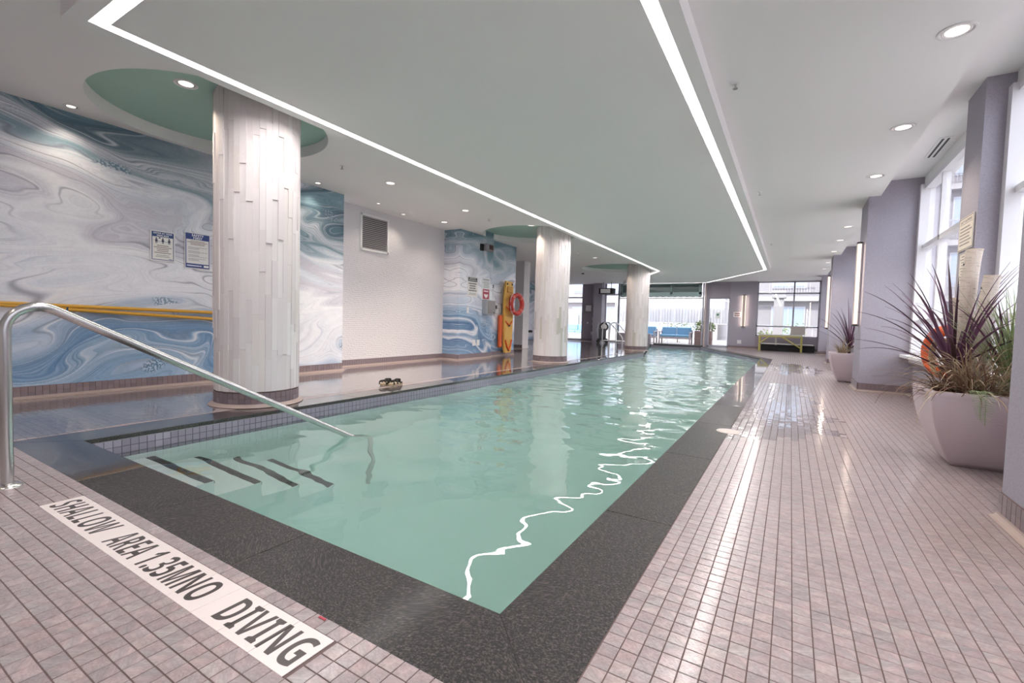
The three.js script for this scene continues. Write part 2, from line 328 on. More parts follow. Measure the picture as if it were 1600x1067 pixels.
// water: a body whose top is rippled; calm at the near end, choppier towards the far doors
{
  const poly = offset(POOL, 0.05);
  const nx = 190, X0 = -5.9, X1 = -0.69;
  const zs = []; for (let z = -1.16; z > -22.5;) { zs.push(z); z -= z > -9 ? 0.026 : z > -14 ? 0.035 : 0.05; } zs.push(-22.47);
  const wave = (x, z) => {
    const d = Math.min(1, Math.max(0, (-z - 1.5) / 9)), calm = 0.45 + 0.55 * d;
    let h = 0;
    h += 0.011 * calm * n3(x * 0.75, z * 0.75, 1.3);
    h += 0.0085 * calm * n3(x * 1.9 + 9, z * 2.3, 4.1);
    h += 0.0028 * (0.22 + 0.78 * d) * n3(x * 4.2 - 3, z * 5.4, 7.7);
    h += 0.0011 * d * n3(x * 8.5 + 3, z * 12, 2.2);
    return h;
  };
  const pos = [], nor = [], uv = [], idx = [], map = new Map();
  const at = (i, j) => {
    const key = i * 5000 + j; if (map.has(key)) return map.get(key);
    const x = X0 + (X1 - X0) * i / nx, z = zs[j], e = 0.006, k = pos.length / 3;
    pos.push(x, WATER + wave(x, z), z);
    const n = V(-(wave(x + e, z) - wave(x - e, z)) / (2 * e), 1, -(wave(x, z + e) - wave(x, z - e)) / (2 * e)).normalize();
    nor.push(n.x, n.y, n.z); uv.push(x, z); map.set(key, k); return k;
  };
  for (let j = 0; j + 1 < zs.length; j++) for (let i = 0; i < nx; i++) {
    const x = X0 + (X1 - X0) * (i + 0.5) / nx, z = (zs[j] + zs[j + 1]) / 2;
    if (!inside(poly, x, z)) continue;
    const a = at(i, j), b = at(i + 1, j), c = at(i + 1, j + 1), d = at(i, j + 1);
    idx.push(a, b, c, a, c, d);
  }
  const g = new THREE.BufferGeometry();
  g.setAttribute('position', new THREE.Float32BufferAttribute(pos, 3)); g.setAttribute('normal', new THREE.Float32BufferAttribute(nor, 3)); g.setAttribute('uv', new THREE.Float32BufferAttribute(uv, 2)); g.setIndex(idx);
  const body = slab(offset(POOL, 0.06), -1.55, -0.2);                      // sides and bottom lie inside the basin's walls and floor
  const keep = body.toNonIndexed ? (body.index ? body.toNonIndexed() : body) : body, P = keep.attributes.position, N = keep.attributes.normal, ks = [];
  for (let i = 0; i < P.count; i += 3) if (N.getY(i) < 0.5) ks.push(i, i + 1, i + 2);
  const pick = (a, w) => { const o = new Float32Array(ks.length * w); ks.forEach((k, i) => { for (let c = 0; c < w; c++) o[i * w + c] = a.array[k * w + c]; }); return new THREE.BufferAttribute(o, w); };
  const sk = new THREE.BufferGeometry(); sk.setAttribute('position', pick(P, 3)); sk.setAttribute('normal', pick(N, 3)); sk.setAttribute('uv', pick(keep.attributes.uv, 2));
  const water = mesh('pool_water', merge([g, sk]), phys({ color: C(1, 1, 1), roughness: 0.0, transmission: 1, thickness: 1.3, ior: 1.33, attenuationColor: C(0.62, 0.87, 0.81), attenuationDistance: 3.4 }));
  water.userData.kind = 'stuff'; tag(water, 'rippled pale turquoise pool water', 'water');
}

// thin films of standing water on the deck: real sheets that mirror at a low angle
const filmBump = dataTex(512, 512, (u, v) => 128 + 80 * wrapNoise(u, v, 7, 1) + 40 * wrapNoise(u, v, 22, 2), false);
function film(name, poly, y, label, wob = 0.04, ripple = 0.004) {
  const pts = [];
  for (let i = 0; i < poly.length; i++) { const a = poly[i], b = poly[(i + 1) % poly.length], n = Math.max(2, Math.round(Math.hypot(b[0] - a[0], b[1] - a[1]) / 0.08)); for (let k = 0; k < n; k++) { const x = a[0] + (b[0] - a[0]) * k / n, z = a[1] + (b[1] - a[1]) * k / n; pts.push([x + wob * n2(x * 3, z * 3), z + wob * n2(x * 3 + 40, z * 3)]); } }
  const g = slab(pts, y, y + 0.0004), u = g.attributes.uv; for (let i = 0; i < u.count; i++) u.setXY(i, u.getX(i) * 0.8, u.getY(i) * 0.8);
  const m = mesh(name, g, phys({ color: C(0.93, 0.93, 0.93), roughness: 0.015, transmission: 1, thickness: 0, ior: 1.4, bumpMap: filmBump, bumpScale: ripple }));
  return tag(m, label, 'puddle');
}
film('puddle', [[-6.38, 1.8], [-4.62, 1.8], [-4.55, -0.6], [-4.55, -2.25], [-5.25, -2.6], [-5.25, -2.95], [-4.62, -3.3], [-4.55, -9.1], [-5.25, -9.4], [-5.25, -10.0], [-4.6, -10.3], [-4.6, -15.5], [-6.0, -21.5], [-9.5, -21.5], [-8.6, -13.9], [-7.6, -13.9], [-7.5, -11.6], [-6.5, -11.1], [-6.4, -9.8], [-6.25, -8.15], [-6.7, -8.1], [-6.7, -5.5], [-6.35, -5.1]], 0.0006, 'broad mirror-like film of water on the deck along the mural wall', 0.03, 0.0014);

// ---------------------------------------------------------------- murals
const mix3 = (a, b, t) => [a[0] + (b[0] - a[0]) * t, a[1] + (b[1] - a[1]) * t, a[2] + (b[2] - a[2]) * t];
function ramp(stops, s) { if (s <= stops[0][0]) return stops[0][1]; for (let i = 1; i < stops.length; i++) if (s < stops[i][0]) { let t = (s - stops[i - 1][0]) / (stops[i][0] - stops[i - 1][0]); t = t * t * (3 - 2 * t); return mix3(stops[i - 1][1], stops[i][1], t); } return stops.at(-1)[1]; }
const hash = (i) => { const x = Math.sin(i * 127.1 + 11.7) * 43758.5453; return x - Math.floor(x); };
const smooth = (a, b, x) => { const t = Math.max(0, Math.min(1, (x - a) / (b - a))); return t * t * (3 - 2 * t); };
const INK = {
  mid: [[238, 240, 248], [218, 224, 236], [244, 245, 251], [190, 198, 216], [229, 230, 241], [210, 208, 220]],
  low: [[104, 142, 182], [146, 176, 206], [233, 232, 239], [124, 154, 186], [176, 196, 216], [70, 108, 152]],
  top: [[98, 134, 150], [142, 174, 188], [196, 208, 217], [114, 148, 164], [216, 219, 227], [74, 104, 120]],
};
// poured-ink print: folded bands with one crisp and one soft side; u along the wall, v height, in metres
function muralColor(u, v, o, tilt, blue) {
  const w1 = n3(u * 0.24 + o, v * 0.5, o), w2 = n3(u * 0.24 + 31 + o, v * 0.5, 5 + o);
  const w3 = n3(u * 0.42 + w1 * 1.1 + o, v * 1.3 + w2 * 1.1, 2 + o), w4 = n3(u * 0.85 + w3 * 1.2, v * 3.0 + w1 * 1.4 + o, 8);
  const s = v + tilt * (u - 4) + 0.4 * w1 + 0.2 * w3 + 0.06 * w4;
  const zone = smooth(1.12, 0.5, s + blue + 0.12 * w4), high = smooth(2.46, 2.8, s + 0.1 * w3 + blue * 0.6);
  const b = s * 4.6 + 0.95 * w3 + 0.35 * w4 + 40, i = Math.floor(b), f = b - i;
  const pickInk = (k) => { const q = Math.floor(hash(k + o) * 6), m = INK.mid[q], l = INK.low[q], t = INK.top[q]; return mix3(mix3(m, l, zone), t, high); };
  const A = pickInk(i), B = pickInk(i + 1);
  let c = mix3(A, mix3(A, B, 0.75), smooth(0.15, 1, f));
  const g = f * 9 + 1.8 * w4, gf = g - Math.floor(g);                                   // fine striations inside a band
  c = mix3(c, pickInk(i * 7 + Math.floor(g)), 0.5 * smooth(0, 1, gf) * (0.4 + 0.6 * smooth(-0.4, 0.6, n2(u * 0.9 + o, v * 1.4))));
  const edge = Math.exp(-((f / 0.05) ** 2)) + Math.exp(-(((f - 1) / 0.03) ** 2)), lip = Math.exp(-(((f - 0.13) / 0.05) ** 2));
  const vis = smooth(-0.7, 0.4, n2(u * 0.55 + 9 + o, v * 0.8));
  c = mix3(c, [242, 240, 245], 0.8 * edge * vis); c = mix3(c, [128, 130, 146], 0.62 * lip * vis * (1 - 0.4 * zone));
  const cell = n2(u * 0.75 + 4 + o, v * 1.1 + 2), sp = n2(u * 30, v * 30) + 0.4 * n2(u * 60, v * 60);
  if (cell > 0.72 && zone + high > 0.25) c = mix3(c, sp > 0.1 ? [222, 230, 238] : [72, 102, 132], 0.5 * smooth(0.72, 0.85, cell));
  const gr = 3 * n2(u * 22, v * 30) + 3 * n2(u * 5 + w4, v * 9);
  return [c[0] + gr, c[1] + gr, c[2] + gr];
}
const mural1 = dataTex(2048, 800, (u, v) => muralColor(u * 8, v * 3.05, 3.3, 0.16, 0));
const mural2 = dataTex(1024, 1024, (u, v) => muralColor(Math.abs(u - 0.075) * 3.6 + 3, v * 3.05, 17.2, 0.3, -0.35 + 0.7 * v));
for (const t of [mural1, mural2]) { t.wrapS = t.wrapT = THREE.MirroredRepeatWrapping; }
M.mural1 = phys({ map: mural1, roughness: 0.5, clearcoat: 0.15, clearcoatRoughness: 0.3 });
M.mural2 = phys({ map: mural2, roughness: 0.5, clearcoat: 0.15, clearcoatRoughness: 0.3 });
function muralUV(g, fu, h = 3.05) { const p = g.attributes.position, uv = g.attributes.uv; for (let i = 0; i < p.count; i++) uv.setXY(i, fu(p.getX(i), p.getZ(i)), p.getY(i) / h); return g; }

// ---------------------------------------------------------------- walls
structure('wall_left', muralUV(span(-6.7, -6.5, -0.1, 3.2, ZB, -5.22), (x, z) => (2.4 - z) / 8), M.mural1, 'wall covered by a grey, white and blue swirling fluid-art mural');
const splitBump = dataTex(1024, 1024, (u, v) => {
  const r = Math.floor(v * 28), x = u * 11 + r * 0.37 + 0.3 * Math.sin(r * 7), k = Math.floor(x), fx = x - k, fy = v * 28 - r;
  const e = Math.min(1, Math.min(fx, 1 - fx) * 16) * Math.min(1, Math.min(fy, 1 - fy) * 6);
  return (90 + 110 * (0.5 + 0.5 * Math.sin(k * 12.99 + r * 78.2) * Math.cos(k * 3.1 + r * 5.7)) + 26 * wrapNoise(u, v, 60, 3)) * (0.35 + 0.65 * e);
}, false);
M.splitStone = std(hex('#e2dee1'), 0.6, { bumpMap: splitBump, bumpScale: 0.011 });
structure('wall_left', span(-7.08, -6.88, -0.1, 3.2, -5.22, -8.4), M.splitStone, 'recessed white split-stone wall section with a louvred grille');
structure('wall_left', muralUV(span(-7.2, -6.42, -0.1, 3.2, -8.31, -9.65), (x, z) => (x < -6.5 && z > -8.35 ? (x + 6.42) * 0.28 + 0.08 : 0.08 + (-8.31 - z) * 0.28)), M.mural2, 'projecting wall with a mirrored blue-grey mural holding the safety signs');
structure('wall_left', muralUV(span(-7.2, -6.55, -0.1, 3.2, -9.65, -10.98), (x, z) => 0.08 + (-8.31 - z) * 0.28), M.mural2, 'mural wall section behind the yellow spine board');
structure('wall_left', span(-7.2, -7.0, -0.1, 3.2, -10.9, -11.4), M.splitStone, 'short white wall return past the spine board');
structure('wall_left', span(-11.6, -7.0, -0.1, 3.2, -11.4, -11.6), M.plain, 'white wall closing the side passage');
structure('wall_left', span(-9.2, -7.72, -0.1, 3.2, -13.5, -13.9), M.splitStone, 'white stone pier at the mouth of the side passage');
structure('wall_left', muralUV(span(-11.6, -11.4, -0.1, 3.2, -11.6, ZF), (x, z) => (-11.6 - z) / 8), M.mural1, 'pale blue mural wall at the end of the side passage');
structure('wall_back', span(-7.2, 1.75, -0.1, 3.3, ZB, ZB + 0.2), M.plain, 'plain wall behind the shallow end');
// far wall: pieces between the openings
const farPiece = (x0, x1, y0, y1, m = M.greyDark, z0 = ZF, z1 = ZF - 0.2) => structure('wall_far', span(x0, x1, y0, y1, z0, z1), m);
farPiece(-11.6, -10.45, 0, 3.2); farPiece(-9.36, -8.15, 0, 3.2); farPiece(-3.42, -3.25, 0, 3.2, M.grey); farPiece(-3.25, -2.36, 2.24, 3.2); farPiece(-2.36, -1.3, 0, 3.2, M.grey);
farPiece(0.98, 1.75, 0, 3.2, M.grey); farPiece(-1.3, 0.98, 0, 0.58); farPiece(-1.3, 0.98, 2.93, 3.2, M.ceiling); farPiece(-10.45, -8.15, 3.0, 3.2, M.ceiling); farPiece(-8.15, -3.42, 3.0, 3.2, M.ceiling);
structure('wall_far', span(-8.15, -8.6, 0, CEIL, ZF + 0.45, ZF), M.grey, 'grey corner pier beside the terrace glazing');
structure('wall_far', span(-7.4, -5.8, 0, 0.5, ZF, ZF - 0.2), M.greyDark);

// right wall: sills, headers, pillars
const PILLARS = [[-2.45, -3.25, 0.95, 'grey'], [-8.8, -9.6, 0.92, 'grey'], [-15.2, -15.95, 0.9, 'grey'], [-20.6, -21.2, 0.92, 'grey']];
const PILASTERS = [[-5.63, -6.12, 1.36], [-12.2, -12.65, 1.36], [-18.2, -18.6, 1.36]];
{
  const solids = [...PILLARS.map(([a, b]) => [a, b]), ...PILASTERS.map(([a, b]) => [a, b])].sort((p, q) => q[0] - p[0]);
  structure('wall_right', span(1.55, 1.75, -0.1, 0.58, ZB, ZF), M.grey, 'grey wall below the tall side windows');
  structure('wall_right', span(1.55, 1.75, 3.04, 3.3, ZB, ZF), M.ceiling, 'white header above the tall side windows');
  structure('wall_right', span(1.55, 1.75, 0.58, 3.04, ZB, 2.0), M.grey, 'grey wall end beside the side windows');
  structure('wall_right', span(1.55, 1.75, 0.58, 3.04, -22.0, ZF), M.grey, 'grey wall end next to the far window');
  for (const [a, b, x] of PILLARS) structure('pillar', span(x, 1.75, 0, 3.17, a, b), M.grey, 'lavender grey papered pillar between the side windows');
  for (const [a, b, x] of PILASTERS) structure('pillar', span(x, 1.75, 0, 3.17, a, b), M.grey, 'narrow grey pilaster between two side windows');
  const edges = [2.0, ...solids.flat(), -22.0];
  for (let i = 0; i < edges.length; i += 2) {
    const z0 = edges[i], z1 = edges[i + 1]; if (z0 - z1 < 0.4) continue;
    const w = structure('window_' + (i / 2 + 1), null, null, 'tall white-framed side window with thin mullions');
    const L = z0 - z1, f = (a, b, c, d, e, g2, n = 'frame') => mesh(n, span(a, b, c, d, e, g2), M.frame, w);
    f(1.54, 1.66, 2.97, 3.04, z0, z1); f(1.54, 1.66, 0.58, 0.64, z0, z1); f(1.5, 1.66, 0.58, 3.04, z0, z0 - 0.09); f(1.5, 1.66, 0.58, 3.04, z1 + 0.09, z1);
    const n = Math.max(2, Math.round(L / 0.85));
    for (let k = 1; k < n; k++) f(1.56, 1.65, 0.64, 2.97, z0 - L * k / n + 0.025, z0 - L * k / n - 0.025, 'mullion');
    f(1.56, 1.65, 2.12, 2.18, z0, z1, 'transom'); f(1.56, 1.65, 1.06, 1.11, z0, z1, 'transom');
    const ys = [0.64, 1.06, 1.11, 2.12, 2.18, 2.97];
    for (let k = 0; k < n; k++) for (let r = 0; r < 3; r++) mesh('pane', span(1.6, 1.606, ys[2 * r], ys[2 * r + 1], z0 - L * k / n - 0.02, z0 - L * (k + 1) / n + 0.02), M.pane, w);
    structure('trim_' + (i / 2 + 1), rbox(0.2, 0.045, L + 0.02, 0.008, 1.49, 0.575, (z0 + z1) / 2), M.white, 'white painted window sill board');
    mesh('apron', span(1.5, 1.55, 0.49, 0.555, z0, z1), M.white, scene.children.at(-1));
  }
}

// base tiles: two rows of mosaic with a cove strip at the foot, along walls, pillars and columns
function baseRun(name, runs, label) {
  const b = structure(name, null, null, label);
  const tg = rbox(PITCH - 0.0035, PITCH - 0.0035, 0.008, 0.001, 0, 0, 0, 1), list = [], backs = [], coves = [];
  for (const [ax, az, bx, bz] of runs) {                      // the visible side lies to the right of a -> b
    const L = Math.hypot(bx - ax, bz - az), ux = (bx - ax) / L, uz = (bz - az) / L, nx = -uz, nz = ux, yaw = Math.atan2(nx, nz);
    const n = Math.max(1, Math.round(L / PITCH));
    for (let k = 0; k < n; k++) for (let r = 0; r < 2; r++) list.push({ p: V(ax + ux * L * (k + 0.5) / n + nx * 0.008, 0.03 + (r + 0.5) * 0.05, az + uz * L * (k + 0.5) / n + nz * 0.008), yaw });
    backs.push(box(L, 0.13, 0.008, 0, 0, 0).rotateY(yaw).translate((ax + bx) / 2 + nx * 0.004, 0.066, (az + bz) / 2 + nz * 0.004));
    const cs = new THREE.Shape(); cs.moveTo(0, 0); cs.lineTo(0.045, 0); cs.lineTo(0.045, 0.006); cs.quadraticCurveTo(0.014, 0.008, 0.012, 0.034); cs.lineTo(0, 0.034);
    const cg = new THREE.ExtrudeGeometry(cs, { depth: L + 0.02, bevelEnabled: false, curveSegments: 4 }); cg.translate(0, 0, -L / 2 - 0.01).rotateY(yaw - Math.PI / 2).translate((ax + bx) / 2, 0, (az + bz) / 2); coves.push(cg);
  }
  mesh('grout_back', merge(backs), M.grout, b); mesh('cove_strip', merge(coves), M.cove, b);
  list.sort((p, q) => (frustum.containsPoint(q.p) ? 1 / q.p.distanceTo(EYE) : 0) - (frustum.containsPoint(p.p) ? 1 / p.p.distanceTo(EYE) : 0));
  const near = list.filter((s) => frustum.containsPoint(s.p) && pixelSize(s.p, PITCH) > 4.5).slice(0, 260), set = new Set(near);
  for (const s of near) { const m = mesh('tile', tg, baseTints[Math.floor(rnd() * 4)], b); m.position.copy(s.p); m.rotation.y = s.yaw; }
  const rest = list.filter((s) => !set.has(s)); if (rest.length) mesh('tile_field', merge(rest.map((s) => tg.clone().rotateY(s.yaw).translate(s.p.x, s.p.y, s.p.z))), M.baseTile, b).userData.kind = 'stuff';
}
const baseTints = ['#84757b', '#7d6f75', '#8b7c81', '#887577'].map((h) => std(hex(h), 0.4));
baseRun('baseboard_left', [[-6.5, ZB, -6.5, -5.22], [-6.88, -5.22, -6.88, -8.31], [-6.88, -8.31, -6.42, -8.31], [-6.42, -8.31, -6.42, -9.65], [-6.55, -9.65, -6.55, -10.98], [-9.2, -13.5, -7.72, -13.5]], 'mauve mosaic tile base along the mural walls');
{
  const runs = [];
  for (const [a, b, x] of PILLARS) runs.push([x, b, x, a], [x, a, 1.55, a], [1.55, b, x, b]);
  for (const [a, b, x] of PILASTERS) runs.push([x, b, x, a], [x, a, 1.55, a]);
  const e = [2.0, ...[...PILLARS, ...PILASTERS].map(([a, b]) => [a, b]).sort((p, q) => q[0] - p[0]).flat(), -22.0];
  for (let i = 0; i < e.length; i += 2) runs.push([1.55, e[i + 1], 1.55, e[i]]);
  baseRun('baseboard_right', runs, 'brown mosaic tile base along the pillars and window wall');
  baseRun('baseboard_far', [[-2.36, ZF, -1.3, ZF], [-1.3, ZF, 0.98, ZF], [-9.36, ZF, -8.6, ZF]], 'mosaic tile base along the far wall');
}

// ---------------------------------------------------------------- ceilings
const DISCS = [[-5.35, -2.68, 1.08], [-5.35, -9.55, 1.1], [-5.45, -16.5, 1.35]];
structure('ceiling', slab(rect(-11.6, -4.0, ZB, ZF), CEIL, RECESS, DISCS.map(([x, z, r]) => hole(x, z, r))), M.ceiling, 'white lower ceiling over the mural side with round recesses');
structure('ceiling', slab(rect(-4.0, 1.06, ZB, ZF), CEIL, 3.2), M.ceiling, 'white ceiling over the window-side walkway');
structure('ceiling', slab(rect(1.06, 1.75, ZB, ZF), BAY, 3.3), M.ceiling, 'raised white ceiling strip over the window bays');
structure('ceiling', slab(rect(-11.8, 1.95, ZB + 0.2, ZF - 0.3), 3.3, 3.6), M.ceiling, 'roof slab over the pool hall');
structure('ceiling', slab(rect(-11.6, -4.0, ZB, ZF), RECESS + 0.02, 3.3), M.ceiling, 'upper slab above the round recesses');
DISCS.forEach(([x, z, r], i) => structure('ceiling', new THREE.CylinderGeometry(r + 0.03, r + 0.03, 0.02, 64).translate(x, RECESS + 0.01, z), M.teal, ['sea-green round ceiling recess around the nearest column', 'sea-green round ceiling recess around the middle column', 'sea-green round ceiling recess around the farthest column'][i]));
// dropped panel over the pool with the light slot following the pool outline
const SO = [[-4.055, -1.207], [-0.752, -1.207], [-0.752, -17.05], [-3.16, -21.35], [-6.7, -21.35], [-4.075, -16.45]];
const SI = offset(SO, -0.09);
{
  const PO = offset(SO, 0.105);
  structure('ceiling', slab(PO, PANEL, CEIL, [SO.slice().reverse()]), M.ceiling, 'narrow rim of the dropped ceiling panel outside the light line');
  structure('ceiling', slab(SI, PANEL, CEIL), M.ceiling, 'dropped white ceiling panel above the pool');
  const t = thing('light_strip', 'continuous white light line tracing the pool outline in the ceiling', 'light');
  for (let i = 0; i < 6; i++) {
    const j = (i + 1) % 6, q = [SO[i], SO[j], SI[j], SI[i]];
    mesh('diffuser', slab(q, PANEL + 0.004, PANEL + 0.02), M.stripGlow, t);
    const a = [(SO[i][0] + SI[i][0]) / 2, (SO[i][1] + SI[i][1]) / 2], b = [(SO[j][0] + SI[j][0]) / 2, (SO[j][1] + SI[j][1]) / 2];
    const L = Math.hypot(b[0] - a[0], b[1] - a[1]) - 0.09, n = Math.max(1, Math.round(L / 5));
    for (let k = 0; k < n; k++) {
      const l = new THREE.RectAreaLight(C(1, 0.96, 0.93), STRIP_POWER, L / n, 0.085), f = (k + 0.5) / n;
      l.position.set(a[0] + (b[0] - a[0]) * f, PANEL + 0.002, a[1] + (b[1] - a[1]) * f);
      l.rotation.order = 'YXZ'; l.rotation.y = Math.atan2(-(b[1] - a[1]), b[0] - a[0]); l.rotation.x = -Math.PI / 2;
      l.name = 'strip_light'; scene.add(l);
    }
  }
}
// recessed downlights
function downlight(x, z, y, r, power, label, group, warm = C(1, 0.86, 0.7)) {
  const t = thing('downlight', label, 'light', [x, y, z], 0, group);
  const prof = [[r * 0.8, -0.001], [r * 0.84, -0.006], [r * 0.98, -0.007], [r, -0.001]].map(([a, b]) => new THREE.Vector2(a, b));
  mesh('trim_ring', new THREE.LatheGeometry(prof, 32), M.white, t);
  mesh('reflector', new THREE.LatheGeometry([[r * 0.55, 0.0], [r * 0.7, -0.004], [r * 0.8, -0.0015]].map(([a, b]) => new THREE.Vector2(a, b)), 32), M.reflector, t);
  mesh('lamp', new THREE.CylinderGeometry(r * 0.6, r * 0.6, 0.003, 24).translate(0, -0.0025, 0), M.lampGlow, t);
  const l = new THREE.SpotLight(warm, power, 0, 0.95, 0.6, 2); l.position.set(x, y - 0.012, z); l.target.position.set(x, 0, z); l.castShadow = true; l.shadow.radius = 2.5;
  scene.add(l, l.target);
}
for (const z of [-0.8, -2.5, -4.24, -5.97, -7.67, -11.15, -12.75, -14.5, -16.8, -18.5]) {
  const near = { '-0.8': 'over the walkway beside the shallow end', '-2.5': 'beside the near grey pillar', '-4.24': 'above the large planter', '-5.97': 'beside the narrow pilaster with the cream notices', '-7.67': 'beside the two-slot diffuser, just before the first lit pillar', '-11.15': 'just past the small planter' }[z];
  downlight(0.86, z, CEIL, 0.105, DOWN_POWER, near ? `round recessed downlight ${near}` : 'round recessed downlight far down the window-side ceiling', 'downlights along the window side');
}
for (const z of [-5.08, -6.96, -13.6]) downlight(-5.28, z, CEIL, 0.1, LEFT_POWER, { '-5.08': 'round recessed downlight facing the grille end of the white stone wall', '-6.96': 'round recessed downlight facing the far end of the white stone wall', '-13.6': 'round recessed downlight between the middle and farthest columns' }[z], 'downlights between the columns');
for (const [x, z, n] of [[-5.28, 0.7, 'mural'], [-2.9, 0.7, 'handrail'], [-0.7, 0.7, 'walkway']]) downlight(x, z, CEIL, 0.1, 4, `round recessed downlight over the shallow-end deck on the ${n} side`);
downlight(-6.31, -7.6, CEIL, 0.1, 2.5, 'round recessed downlight close to the corner of the white stone wall');
downlight(-5.02, -2.21, RECESS, 0.1, 4, 'round downlight in the sea-green recess by the nearest column');
downlight(-5.09, -9.15, RECESS, 0.1, 4, 'round downlight in the sea-green recess by the middle column');
downlight(-5.3, -16.0, RECESS, 0.1, 4, 'round downlight in the sea-green recess by the farthest column');
for (const [x, z] of [[-6.3, 0.4], [-6.3, -1.74], [-6.31, -4.58]]) downlight(x, z, CEIL, 0.06, WASH_POWER, 'small warm wall-washing lamp close above the swirling mural', 'small lamps above the mural');
for (const [x, z] of [[-6.4, -5.88], [-6.6, -6.7]]) downlight(x, z, CEIL, 0.05, WASH_POWER, 'small warm wall-washing lamp close above the white stone wall', 'small lamps above the stone wall');
for (const [x, z] of [[-0.49, -4.3], [-0.49, -7.86], [-0.49, -12.65]]) {
  const t = thing('sprinkler', 'small white ceiling sprinkler head on the window side', 'sprinkler', [x, CEIL, z], 0, 'sprinklers on the window side');
  mesh('plate', cyl(0.03, 0.03, 0.008, 0, -0.004, 0), M.white, t); mesh('stem', cyl(0.007, 0.009, 0.035, 0, -0.025, 0), M.steelDull, t); mesh('deflector', cyl(0.02, 0.02, 0.003, 0, -0.044, 0), M.steelDull, t);
}
for (const [x, z] of [[-5.29, -4.21], [-5.27, -7.73], [-5.42, -12.6]]) {
  const t = thing('sprinkler', 'small ceiling sprinkler head on the mural side', 'sprinkler', [x, CEIL, z], 0, 'sprinklers on the mural side');
  mesh('plate', cyl(0.03, 0.03, 0.008, 0, -0.004, 0), M.white, t); mesh('stem', cyl(0.007, 0.009, 0.035, 0, -0.025, 0), M.steelDull, t); mesh('deflector', cyl(0.02, 0.02, 0.003, 0, -0.044, 0), M.steelDull, t);
}
{
  const t = thing('slot_diffuser', 'two-slot white air diffuser in the raised bay ceiling', 'vent', [1.42, BAY, -7.48]);
  mesh('frame', box(0.12, 0.012, 0.75, 0, -0.004, 0), M.ceiling, t);
  mesh('slot', box(0.022, 0.006, 0.68, -0.025, -0.009, 0), M.black, t); mesh('slot', box(0.022, 0.006, 0.68, 0.025, -0.009, 0), M.black, t);
  const s = tag(mesh('smoke_detector', new THREE.LatheGeometry([[0, -0.04], [0.03, -0.04], [0.055, -0.025], [0.06, 0]].map(([a, b]) => new THREE.Vector2(a, b)), 24), M.darkGrey), 'small dark smoke detector on the ceiling near the grey wall', 'detector');
  s.position.set(-7.35, CEIL, -17.66);
}

// ---------------------------------------------------------------- columns clad in white stone strips
COLUMNS.forEach(([cx, cz], ci) => {
  const t = structure('stone_column', null, null, ['nearest round column clad in white vertical stone strips', 'middle round column clad in white vertical stone strips', 'farthest round column clad in white vertical stone strips'][ci]);
  t.position.set(cx, 0, cz); t.userData.category = 'column';
  const R = 0.38, n = 44;
  mesh('core', cyl(R, R, RECESS, 0, RECESS / 2, 0, 64), M.core, t);
  const variants = [];
  for (let k = 0; k < n; k++) {
    const a0 = k / n * 2 * Math.PI, wide = 2 * Math.PI / n;
    let y = 0.155, first = true;
    while (y < RECESS - 0.02) {
      let h = first ? rr(0.2, 0.62) : rr(0.36, 0.64); first = false; if (RECESS - y - h < 0.18) h = RECESS - y;
      const pr = rr(0.004, 0.02), w = 2 * (R + pr) * Math.tan(wide / 2) - 0.0008;
      const g = box(w, h - 0.0012, 0.02); g.translate(0, 0, R + pr - 0.01);
      const u = g.attributes.uv, du = rnd(), dv = rnd(); for (let i = 0; i < u.count; i++) u.setXY(i, du + u.getX(i) * 0.12, dv + u.getY(i) * 0.6);
      const dull = ci > 0 && y < 0.75 && rnd() < 0.12;
      const m = mesh('stone_strip', g, dull ? M.stoneDull : M.stones[Math.floor(rnd() * 6)], t);
      m.position.y = y + h / 2; m.rotation.y = a0; y += h;
    }
  }
  mesh('base_grout', cyl(0.388, 0.388, 0.15, 0, 0.075, 0, 64), M.grout, t);
  const tg = rbox(0.0515, 0.0515, 0.01, 0.001, 0, 0, 0.389, 1), nb = 45;
  for (let k = 0; k < nb; k++) for (let r = 0; r < 2; r++) { const m = mesh('base_tile', tg, baseTints[Math.floor(rnd() * 4)], t); m.rotation.y = k / nb * 2 * Math.PI; m.position.y = 0.06 + r * 0.0545; }
  mesh('cove_ring', new THREE.LatheGeometry([[0.385, 0], [0.44, 0], [0.436, 0.01], [0.41, 0.014], [0.397, 0.034], [0.385, 0.034]].map(([a, b]) => new THREE.Vector2(a, b)), 64), M.cove, t);
});

// ---------------------------------------------------------------- pool fittings
{
  const t = thing('pool_handrail', 'stainless steel handrail bending down from the deck into the water', 'handrail', [-3.4, 0, -0.675]);
  const run = [V(0, 0, 0), V(0, 0.35, 0), V(0, 0.7, 0)];
  for (let k = 0; k <= 10; k++) { const a = k / 10 * 2.1; run.push(V(0, 0.8 + 0.125 * Math.sin(a), -0.125 + 0.125 * Math.cos(a))); }
  const last = run.at(-1), d = V(0.05, -0.5563, -1).normalize();
  for (const s of [0.4, 0.9, 1.5, 2.05, 2.3]) run.push(last.clone().addScaledVector(d, s));
  const e = run.at(-1); run.push(V(e.x, e.y - 0.1, e.z - 0.1), V(e.x, e.y - 0.3, e.z - 0.12), V(e.x, -1.5, e.z - 0.12));
  mesh('rail', tube(run, 0.0245, 140, 18), M.steel, t);
  mesh('escutcheon', new THREE.LatheGeometry([[0.024, 0.018], [0.045, 0.014], [0.056, 0.004], [0.057, 0]].map(([a, b]) => new THREE.Vector2(a, b)), 32), M.steel, t);
}
